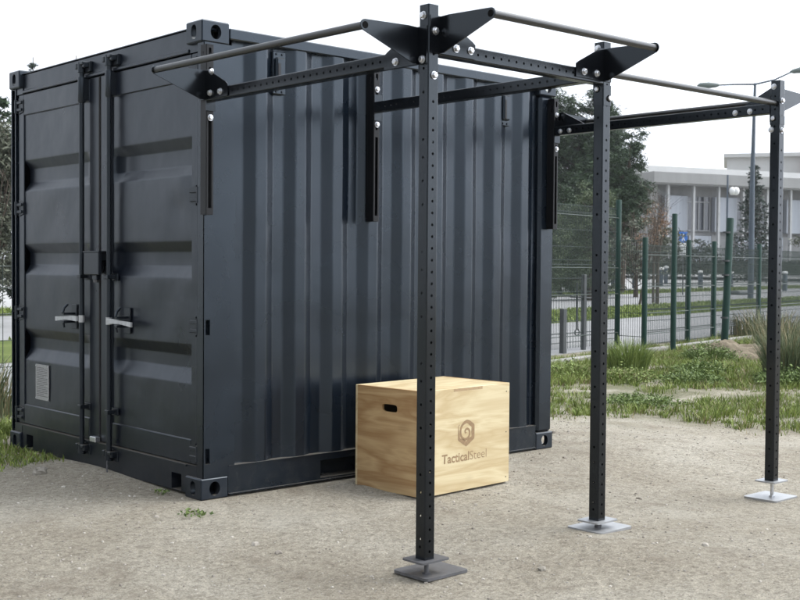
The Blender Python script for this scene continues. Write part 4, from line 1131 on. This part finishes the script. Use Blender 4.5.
# block behind
ang2 = math.radians(-58)
b2 = empty('apartment_block', 'distant white block with a reddish end wall above the low roof', 'building', (128.99, 77.73, 0.), ang2)
m = MB(); m.box((0, 0, 0), (9.3, 16, 15.6)); m.build('wall', 'roofwhite', b2)
m = MB(); m.box((9.3, -.8, 0), (12.0, 15, 15.9)); m.build('red_wall', 'redwall', b2)
m = MB(); m.box((12.0, -.2, 0), (46, 16, 15.2)); m.build('wall', 'roofwhite', b2)
m = MB(); m.bbox((-.4, -.6, 15.6), (9.2, 16.3, 16.1), .03); m.bbox((11.6, -1.2, 15.9), (46.5, 16.5, 16.5), .03); m.build('roof', 'roofwhite', b2)
for k in range(12):
    x0 = 12.6 + 2.7 * k
    for z in (12.6, 9.4):
        m = MB(); m.box((x0, -.26, z), (x0 + 2.1, -.205, z + 2.1)); wd = m.build('window', 'glass', b2)
        m = MB(); m.box((x0 + 1., -.32, z), (x0 + 1.12, -.262, z + 2.1)); m.box((x0 - .1, -.45, z - .12), (x0 + 2.2, -.262, z - .01)); m.build('window_frame', 'frame', wd)

# ------------------------------------------------------------------ TREES
MP['bark'] = mat('bark', (.085, .068, .055), .9, var=.3, vscale=8, bump=.6, bscale=24, spec=.2)
MP['pine'] = leafmat('pine_needles', (.019, .042, .020), (.055, .092, .042))
MP['lightpine'] = leafmat('light_foliage', (.055, .085, .042), (.13, .165, .085))
MP['spruce'] = leafmat('spruce_needles', (.016, .030, .022), (.045, .066, .05))
MP['olive'] = leafmat('grey_green_foliage', (.075, .085, .060), (.15, .16, .115))
MP['rust'] = leafmat('rusty_leaves', (.17, .095, .055), (.30, .19, .12))
MP['hedge'] = leafmat('hedge_leaves', (.022, .032, .022), (.055, .07, .045))
def leaf(m, c, s, rr, flat=.5, up=None):
    t1 = V(rr.gauss(0, 1), rr.gauss(0, 1), rr.gauss(0, .7) + (up or 0)).normalized()
    t2 = t1.cross(V(rr.gauss(0, 1), rr.gauss(0, 1), rr.gauss(0, 1))).normalized()
    m.add([c - t1 * s, c + t2 * s * flat, c + t1 * s, c - t2 * s * flat], [(0, 1, 2, 3)])
def tree(name, label, x, y, blobs, mt, trunk_h, tr, clumps, per, ls, seed, z=None, lean=(0, 0), cat='tree', group=None, spread=.55, bare=0, fl=.38):
    """blobs: ellipsoids (cx, cy, cz, rx, ry, rz, share) that shape the crown; clumps of small leaves sit on boughs inside them"""
    rr = random.Random(seed); z = ground_z(x, y) if z is None else z
    root = empty(name, label, cat, (x, y, z), 0, group)
    cm = MB(); tm = MB()
    top = max(b[2] for b in blobs)
    tp = [V(0, 0, -.1), V(lean[0] * .3, lean[1] * .3, trunk_h * .4), V(lean[0], lean[1], trunk_h), V(lean[0] * 1.1, lean[1] * 1.1, top)]
    tm.tube(tp, [tr, tr * .8, tr * .6, tr * .15], 8)
    tot = sum(b[6] for b in blobs)
    for b in blobs:
        for k in range(int(clumps * b[6] / tot)):
            d = V(rr.gauss(0, 1), rr.gauss(0, 1), rr.gauss(0, 1)).normalized(); q = rr.random() ** .38
            q *= 1 + .28 * noise.noise(d * 2.1 + V(seed, b[0], b[2]))
            c = V(b[0] + d.x * b[3] * q, b[1] + d.y * b[4] * q, b[2] + d.z * b[5] * q)
            if c.z < .15: continue
            if noise.noise(c * (1.1 / max(.6, spread)) + V(seed * 3.1, 0, 0)) < -.16: continue        # gaps between boughs
            if k % 6 == 0:
                s = V(lean[0], lean[1], min(c.z * .85, top)) * 1.0; s.z = max(trunk_h * .35, c.z - (c - V(lean[0], lean[1], c.z)).length * .6)
                tm.tube([s, s.lerp(c, .55) + V(0, 0, .08), c], [tr * .22, tr * .13, tr * .04], 5)
            cs = spread * (.5 + .8 * rr.random())
            for j in range(int(per * (.5 + rr.random()))):
                p = c + V(rr.gauss(0, .4), rr.gauss(0, .4), rr.gauss(0, .24)) * cs
                leaf(cm, p, ls * (.6 + .8 * rr.random()), rr, fl)
    for k in range(bare):
        d = V(rr.gauss(0, 1), rr.gauss(0, 1), abs(rr.gauss(0, 1)) + .5).normalized(); b = blobs[rr.randrange(len(blobs))]
        e = V(b[0] + d.x * b[3] * 1.2, b[1] + d.y * b[4] * 1.2, b[2] + d.z * b[5] * 1.25); s = V(lean[0] * .6, lean[1] * .6, trunk_h * (.5 + .5 * rr.random()))
        mid = s.lerp(e, .5) + V(rr.gauss(0, .12), rr.gauss(0, .12), .1)
        tm.tube([s, mid, e], [tr * .28, tr * .18, tr * .06], 5)
        for q in range(4):
            f = .4 + .55 * rr.random(); a = mid.lerp(e, f); tm.tube([a, a + V(rr.gauss(0, .3), rr.gauss(0, .3), .25 + .2 * rr.random())], [tr * .09, tr * .04], 4)
    tm.build('trunk', 'bark', root)
    cm.build('crown', mt, root)
    return root
# the pines behind the far end of the container
PN = dict(fl=.2)
tree('pine_tree', 'large dark pine with a wide crown behind the tall fence', 52.3, 38.9, [(0, 0, 5.2, 3.4, 3.2, 4.4, 4), (-1.9, 1.4, 8.6, 2.0, 2.0, 3.2, 2.8), (.2, -.2, 8.9, 1.3, 1.3, 2.9, 1.6)], 'pine', 6.5, .32, 900, 130, .13, 3, z=.1, **PN)
tree('pine_tree', 'dark open-crowned pine leaning right, its top just below the rig beam', 48.0, 33.4, [(0, 0, 6.3, 1.2, 1.2, 2.2, 2), (.45, -.4, 4.6, 1.2, 1.2, 1.9, 1.6), (-.8, .7, 4.4, 1.6, 1.6, 2.6, 1.6), (.5, -.45, 7.9, .65, .65, 1.2, .5)], 'pine', 5.2, .24, 330, 120, .115, 8, z=.05, lean=(.3, -.25), spread=.45, **PN)
tree('pine_tree', 'dark pine filling the gap between the two other pines', 50.0, 36.2, [(0, 0, 4.4, 2.0, 2.0, 3.8, 3), (.2, -.2, 7.6, 1.0, 1.0, 2.0, 1)], 'pine', 5.4, .25, 480, 130, .12, 15, z=.05, **PN)
tree('bushy_tree', 'pale green rounded tree in front of the dark pines', 35.0, 25.2, [(0, 0, 2.6, 1.1, 1.1, 2.2, 2), (.2, -.2, 3.9, .7, .7, 1.3, 1), (-.7, .6, 2.2, .9, .9, 1.7, 1), (0, 0, .9, 1.2, 1.2, .9, .8)], 'lightpine', 2.4, .14, 420, 90, .055, 5, z=-.1, spread=.32, fl=.3)
tree('bushy_tree', 'second pale green tree, half hidden by the far edge of the container', 33.0, 25.9, [(0, 0, 2.2, .9, .9, 2.0, 2), (-.2, .2, 3.6, .6, .6, 1.2, 1), (0, 0, .9, 1.0, 1.0, .9, .8)], 'lightpine', 2.2, .12, 300, 90, .055, 25, z=-.1, spread=.3, fl=.3)
tree('bushy_tree', 'mid green conical tree nearest the container edge, below the rig beam', 39.4, 30.5, [(0, 0, 2.2, 1.5, 1.5, 2.2, 2), (-.1, .1, 3.9, .9, .9, 1.4, 1), (0, 0, .8, 1.6, 1.6, .9, 1)], 'pine', 2.0, .14, 330, 100, .075, 61, z=.0, spread=.36, fl=.28)
tree('bushy_tree', 'grey green twiggy shrub between the pines and the rusty sapling', 41.5, 27.6, [(0, 0, 1.9, 1.7, 1.7, 1.7, 2), (1.0, -.9, 2.6, .9, .9, 1.0, 1)], 'olive', 1.4, .12, 130, 34, .08, 12, z=-.1, spread=.4, bare=14)
tree('sapling', 'young tree with sparse rusty brown leaves on the verge', 32.78, 20.24, [(-.15, .15, 2.75, .6, .6, .6, 2), (.1, -.1, 3.2, .4, .4, .4, 1), (-.35, .3, 2.3, .45, .45, .35, 1)], 'rust', 2.0, .085, 60, 24, .045, 6, z=-.1, spread=.3, bare=9)
tree('sapling', 'thin bare leaning sapling left of the rusty one', 31.22, 19.92, [(.5, -.4, 3.4, .5, .5, .6, 1)], 'rust', 2.6, .05, 8, 10, .045, 7, z=-.1, lean=(.45, -.4), spread=.25, bare=9)
tree('sapling', 'thin dark bare sapling close behind the rusty one', 34.7, 21.79, [(0, 0, 3.6, .6, .6, .8, 1)], 'olive', 2.6, .06, 8, 10, .05, 9, z=-.1, spread=.25, bare=10)
# spruce before the office building
def spruce(label, x, y, h, r, mt, seed, z, n=1500, ls=.12, name='spruce_tree'):
    rr = random.Random(seed); root = empty(name, label, 'tree', (x, y, z)); cm = MB(); tm = MB()
    tm.tube([(0, 0, -.1), (0, 0, h * .5), (0, 0, h)], [.16, .1, .02], 8)
    lev = int(h / .34)
    for i in range(lev):
        zz = .5 + (h - .6) * i / lev; rad = r * (1 - i / lev) ** .85 * (.8 + .4 * rr.random()) + .08
        nbr = 7 if i < lev * .7 else 5
        for k in range(nbr):
            if rr.random() < .16: continue
            a = 2 * PI * (k + rr.random() * .8) / nbr; L_ = rad * (.7 + .5 * rr.random()); e = V(L_ * math.cos(a), L_ * math.sin(a), -.22 * L_ + .1 * rr.random())
            s = V(0, 0, zz); tm.tube([s, s + e], [.025, .008], 4)
            for j in range(int(n / lev / nbr)):
                f = rr.random() ** .7; p = s + e * f + V(rr.gauss(0, .09), rr.gauss(0, .09), rr.gauss(0, .05) - .05) * (1 + L_)
                leaf(cm, p, ls * (.6 + .8 * rr.random()), rr, .4)
    tm.build('trunk', 'bark', root); cm.build('crown', mt, root); return root
spruce('dark layered spruce in front of the low pale building beside the street lamp', 68.8, 37.8, 8.2, 1.75, 'spruce', 3, .5, 5200, .13)
spruce('pointed conifer whose tip shows above the container roof near its far door corner', 23.04, 52.18, 11.75, .45, 'spruce', 4, .2, 3600, .10)
spruce('smaller conifer whose tip barely clears the container roof', 24.7, 50.7, 11.85, .6, 'spruce', 6, .2, 2600, .09)
# at the far left edge
tree('pine_tree', 'pine by the left picture border, beyond the hinged door corner', 10.6, 28.6, [(-.4, .2, 5.3, 1.5, 1.5, 1.6, 2), (-1.6, .9, 4.3, 1.6, 1.6, 1.6, 2), (.0, -.0, 3.6, 1.0, 1.0, 1.6, 1.4)], 'pine', 4.0, .2, 330, 100, .10, 31, z=-.1, spread=.42, fl=.3)
tree('dry_shrub', 'tangled grey olive shrub below the pine at the left border', 6.95, 19.1, [(-.1, .1, 2.9, .9, .9, 1.2, 2), (.1, -.1, 3.6, .6, .6, .7, 1), (-1.2, .6, 2.4, 1.2, 1.2, 1.3, 2), (.0, .0, 1.6, .7, .7, .9, 1)], 'olive', 1.6, .10, 420, 110, .055, 33, z=-.1, spread=.34, cat='shrub', bare=40, fl=.32)
tree('dark_shrub', 'low dark green shrub behind the wire fence at the left border', 8.9, 24.5, [(-.3, .1, 1.5, 1.3, 1.3, 1.0, 2), (.3, -.1, .9, 1.0, 1.0, .8, 1)], 'hedge', .9, .08, 170, 70, .06, 35, z=-.1, spread=.3, cat='shrub')
# shrubs beside the last upright, and the long hedge
tree('green_shrub', 'olive green shrub in front of the building at the right border', 77.5, 36.4, [(0, 0, 2.5, 2.4, 2.4, 2.0, 2), (2.6, -1.8, 2.4, 2.2, 2.2, 1.9, 2), (1.4, -1, 3.2, 1.4, 1.4, 1.3, 1)], 'olive', 1.6, .14, 220, 40, .12, 44, z=.6, cat='shrub', bare=10)
tree('green_shrub', 'dark rounded shrub under the white globe lamps', 74.2, 45.6, [(0, 0, 1.6, 1.6, 1.6, 1.6, 2), (-1.6, 1.3, 1.5, 1.3, 1.3, 1.4, 1)], 'hedge', 1.2, .12, 130, 40, .11, 46, z=.5, cat='shrub')
h = empty('hedge', 'long dark trimmed hedge between the parking lot and the low building', 'hedge', (72, 53, .8), math.atan2(43.0 - 56.5, 84.74 - 69.87))
rr = random.Random(9); m = MB()
for k in range(15000):
    x = rr.uniform(-34, 46); y = rr.uniform(-.55, .55); top = 1.05 + .14 * noise.noise(V(x * .35, 0, 2)) + .1 * noise.noise(V(x * 1.4, 3, 2)); z = rr.random() ** .7 * top
    if rr.random() < .35: z = top - .08 * rr.random()
    leaf(m, V(x, y, z), .13 * (.6 + .8 * rr.random()), rr, .6)
m.build('foliage', 'hedge', h)
m = MB(); m.box((-34, -.42, 0), (46, .42, .92)); m.build('branches', 'hedge', h)
# dark low parked trailers / planting at the far left of the lot
tree('dark_shrub', 'dark spreading shrub between the parking lot and the pines', 58.5, 52.5, [(0, 0, 1.6, 3.0, 2.6, 1.9, 2), (3, -2.6, 1.5, 2.6, 2.4, 1.7, 2), (-3, 2.4, 1.6, 2.6, 2.4, 1.8, 2)], 'hedge', 1.0, .1, 330, 44, .14, 57, z=.6, cat='shrub')
tree('dark_shrub', 'broad dark shrub mass right of the container, under the pines', 55.0, 42.8, [(0, 0, 1.2, 2.0, 2.0, 1.3, 2), (-2, 1.8, 1.1, 1.8, 1.8, 1.2, 2), (2.2, -1.9, 1.0, 1.8, 1.8, 1.0, 2)], 'hedge', .8, .1, 220, 40, .13, 52, z=.3, cat='shrub')

hm = bpy.data.materials.new('thin_air'); hm.use_nodes = True; hn = hm.node_tree.nodes; hn.remove(hn['Principled BSDF'])
pv = hn.new('ShaderNodeVolumePrincipled'); pv.inputs['Color'].default_value = (.93, .96, 1, 1); pv.inputs['Density'].default_value = .0003; pv.inputs['Anisotropy'].default_value = .3
hm.node_tree.links.new(pv.outputs[0], hn['Material Output'].inputs['Volume'])
m = MB(); m.box((-430, -430, -1.2), (540, 540, 24)); tag(m.build('haze', hm), kind='stuff')
# ------------------------------------------------------------------ LIGHT, SKY, CAMERA
sun_az = math.radians(118); sun_el = math.radians(58)         # azimuth clockwise from +y
w = bpy.data.worlds.new('World'); bpy.context.scene.world = w; w.use_nodes = True
N = w.node_tree.nodes; L = w.node_tree.links; bgd = N['Background']
sky = N.new('ShaderNodeTexSky'); sky.sky_type = 'NISHITA'; sky.sun_disc = False; sky.sun_elevation = sun_el; sky.sun_rotation = sun_az
sky.air_density = 1.5; sky.dust_density = 4
tc = N.new('ShaderNodeTexCoord'); sep = N.new('ShaderNodeSeparateXYZ'); L.new(tc.outputs['Generated'], sep.inputs[0])
r = N.new('ShaderNodeValToRGB'); e = r.color_ramp.elements
e[0].position = 0; e[0].color = (9.1, 9.6, 10.6, 1); e[1].position = 1; e[1].color = (11.0, 11.7, 12.6, 1)
L.new(sep.outputs['Z'], r.inputs['Fac'])
cl = N.new('ShaderNodeTexNoise'); cl.inputs['Scale'].default_value = 2.4; cl.inputs['Detail'].default_value = 5; L.new(tc.outputs['Generated'], cl.inputs['Vector'])
cr = N.new('ShaderNodeMapRange'); cr.inputs['From Min'].default_value = .3; cr.inputs['From Max'].default_value = .7; cr.inputs['To Min'].default_value = .88; cr.inputs['To Max'].default_value = 1.1; L.new(cl.outputs['Fac'], cr.inputs['Value'])
mc = N.new('ShaderNodeMix'); mc.data_type = 'RGBA'; mc.blend_type = 'MULTIPLY'; mc.inputs['Factor'].default_value = 1; L.new(r.outputs['Color'], mc.inputs['A']); L.new(cr.outputs[0], mc.inputs['B'])
def lobe(az, el, p0, amt):       # cloud stretches added, bright or dark, to shape light on the steel
    d = N.new('ShaderNodeVectorMath'); d.operation = 'DOT_PRODUCT'; L.new(tc.outputs['Generated'], d.inputs[0])
    a, e_ = math.radians(az), math.radians(el); d.inputs[1].default_value = (math.sin(a) * math.cos(e_), math.cos(a) * math.cos(e_), math.sin(e_))
    mr = N.new('ShaderNodeMapRange'); mr.interpolation_type = 'SMOOTHSTEP'; mr.inputs['From Min'].default_value = p0; mr.inputs['From Max'].default_value = 1; mr.inputs['To Min'].default_value = 0; mr.inputs['To Max'].default_value = amt
    L.new(d.outputs['Value'], mr.inputs['Value']); return mr.outputs[0]
l1 = lobe(130, 24, .05, 1.8); l2 = lobe(225, 10, .2, -.55)
sm = N.new('ShaderNodeMath'); sm.operation = 'ADD'; L.new(l1, sm.inputs[0]); L.new(l2, sm.inputs[1])
s1 = N.new('ShaderNodeMath'); s1.operation = 'ADD'; s1.inputs[1].default_value = 1; L.new(sm.outputs[0], s1.inputs[0])
mcl = N.new('ShaderNodeMix'); mcl.data_type = 'RGBA'; mcl.blend_type = 'MULTIPLY'; mcl.inputs['Factor'].default_value = 1; L.new(mc.outputs['Result'], mcl.inputs['A']); L.new(s1.outputs[0], mcl.inputs['B']); mc = mcl
mx = N.new('ShaderNodeMix'); mx.data_type = 'RGBA'; mx.inputs['Factor'].default_value = .86          # cloud cover over the clear sky
L.new(sky.outputs[0], mx.inputs['A']); L.new(mc.outputs['Result'], mx.inputs['B']); L.new(mx.outputs['Result'], bgd.inputs['Color'])
bgd.inputs['Strength'].default_value = .10
sl = bpy.data.lights.new('sun', 'SUN'); sl.energy = 1.7; sl.angle = math.radians(28); sl.color = (1, .95, .87)
so = bpy.data.objects.new('sun', sl); C.objects.link(so)
dirv = V(math.sin(sun_az) * math.cos(sun_el), math.cos(sun_az) * math.cos(sun_el), math.sin(sun_el))
so.rotation_euler = dirv.to_track_quat('Z', 'Y').to_euler(); so.location = dirv * 30

cam = bpy.data.cameras.new('camera'); co = bpy.data.objects.new('camera', cam); C.objects.link(co)
yaw, pitch, roll, f = .737196, -.0291676, .0073673, 1159.225
fw = V(math.sin(yaw) * math.cos(pitch), math.cos(yaw) * math.cos(pitch), math.sin(pitch)); r0 = V(math.cos(yaw), -math.sin(yaw), 0); u0 = r0.cross(fw)
r2 = r0 * math.cos(roll) + u0 * math.sin(roll); u2 = u0 * math.cos(roll) - r0 * math.sin(roll)
M = Matrix((r2, u2, -fw)).transposed().to_4x4(); M.translation = V(-3.394808, -5.327857, 1.277780); co.matrix_world = M
cam.sensor_width = 36; cam.lens = 36 * f / 800; cam.clip_start = .05; cam.clip_end = 2000
cam.dof.use_dof = True; cam.dof.focus_distance = 6.2; cam.dof.aperture_fstop = 9
sc = bpy.context.scene; sc.camera = co
sc.render.engine = 'CYCLES'
sc.cycles.use_denoising = True; sc.cycles.max_bounces = 6
sc.view_settings.view_transform = 'Standard'; sc.view_settings.look = 'None'; sc.view_settings.exposure = .48; sc.view_settings.gamma = 1
sc.view_settings.use_curve_mapping = False
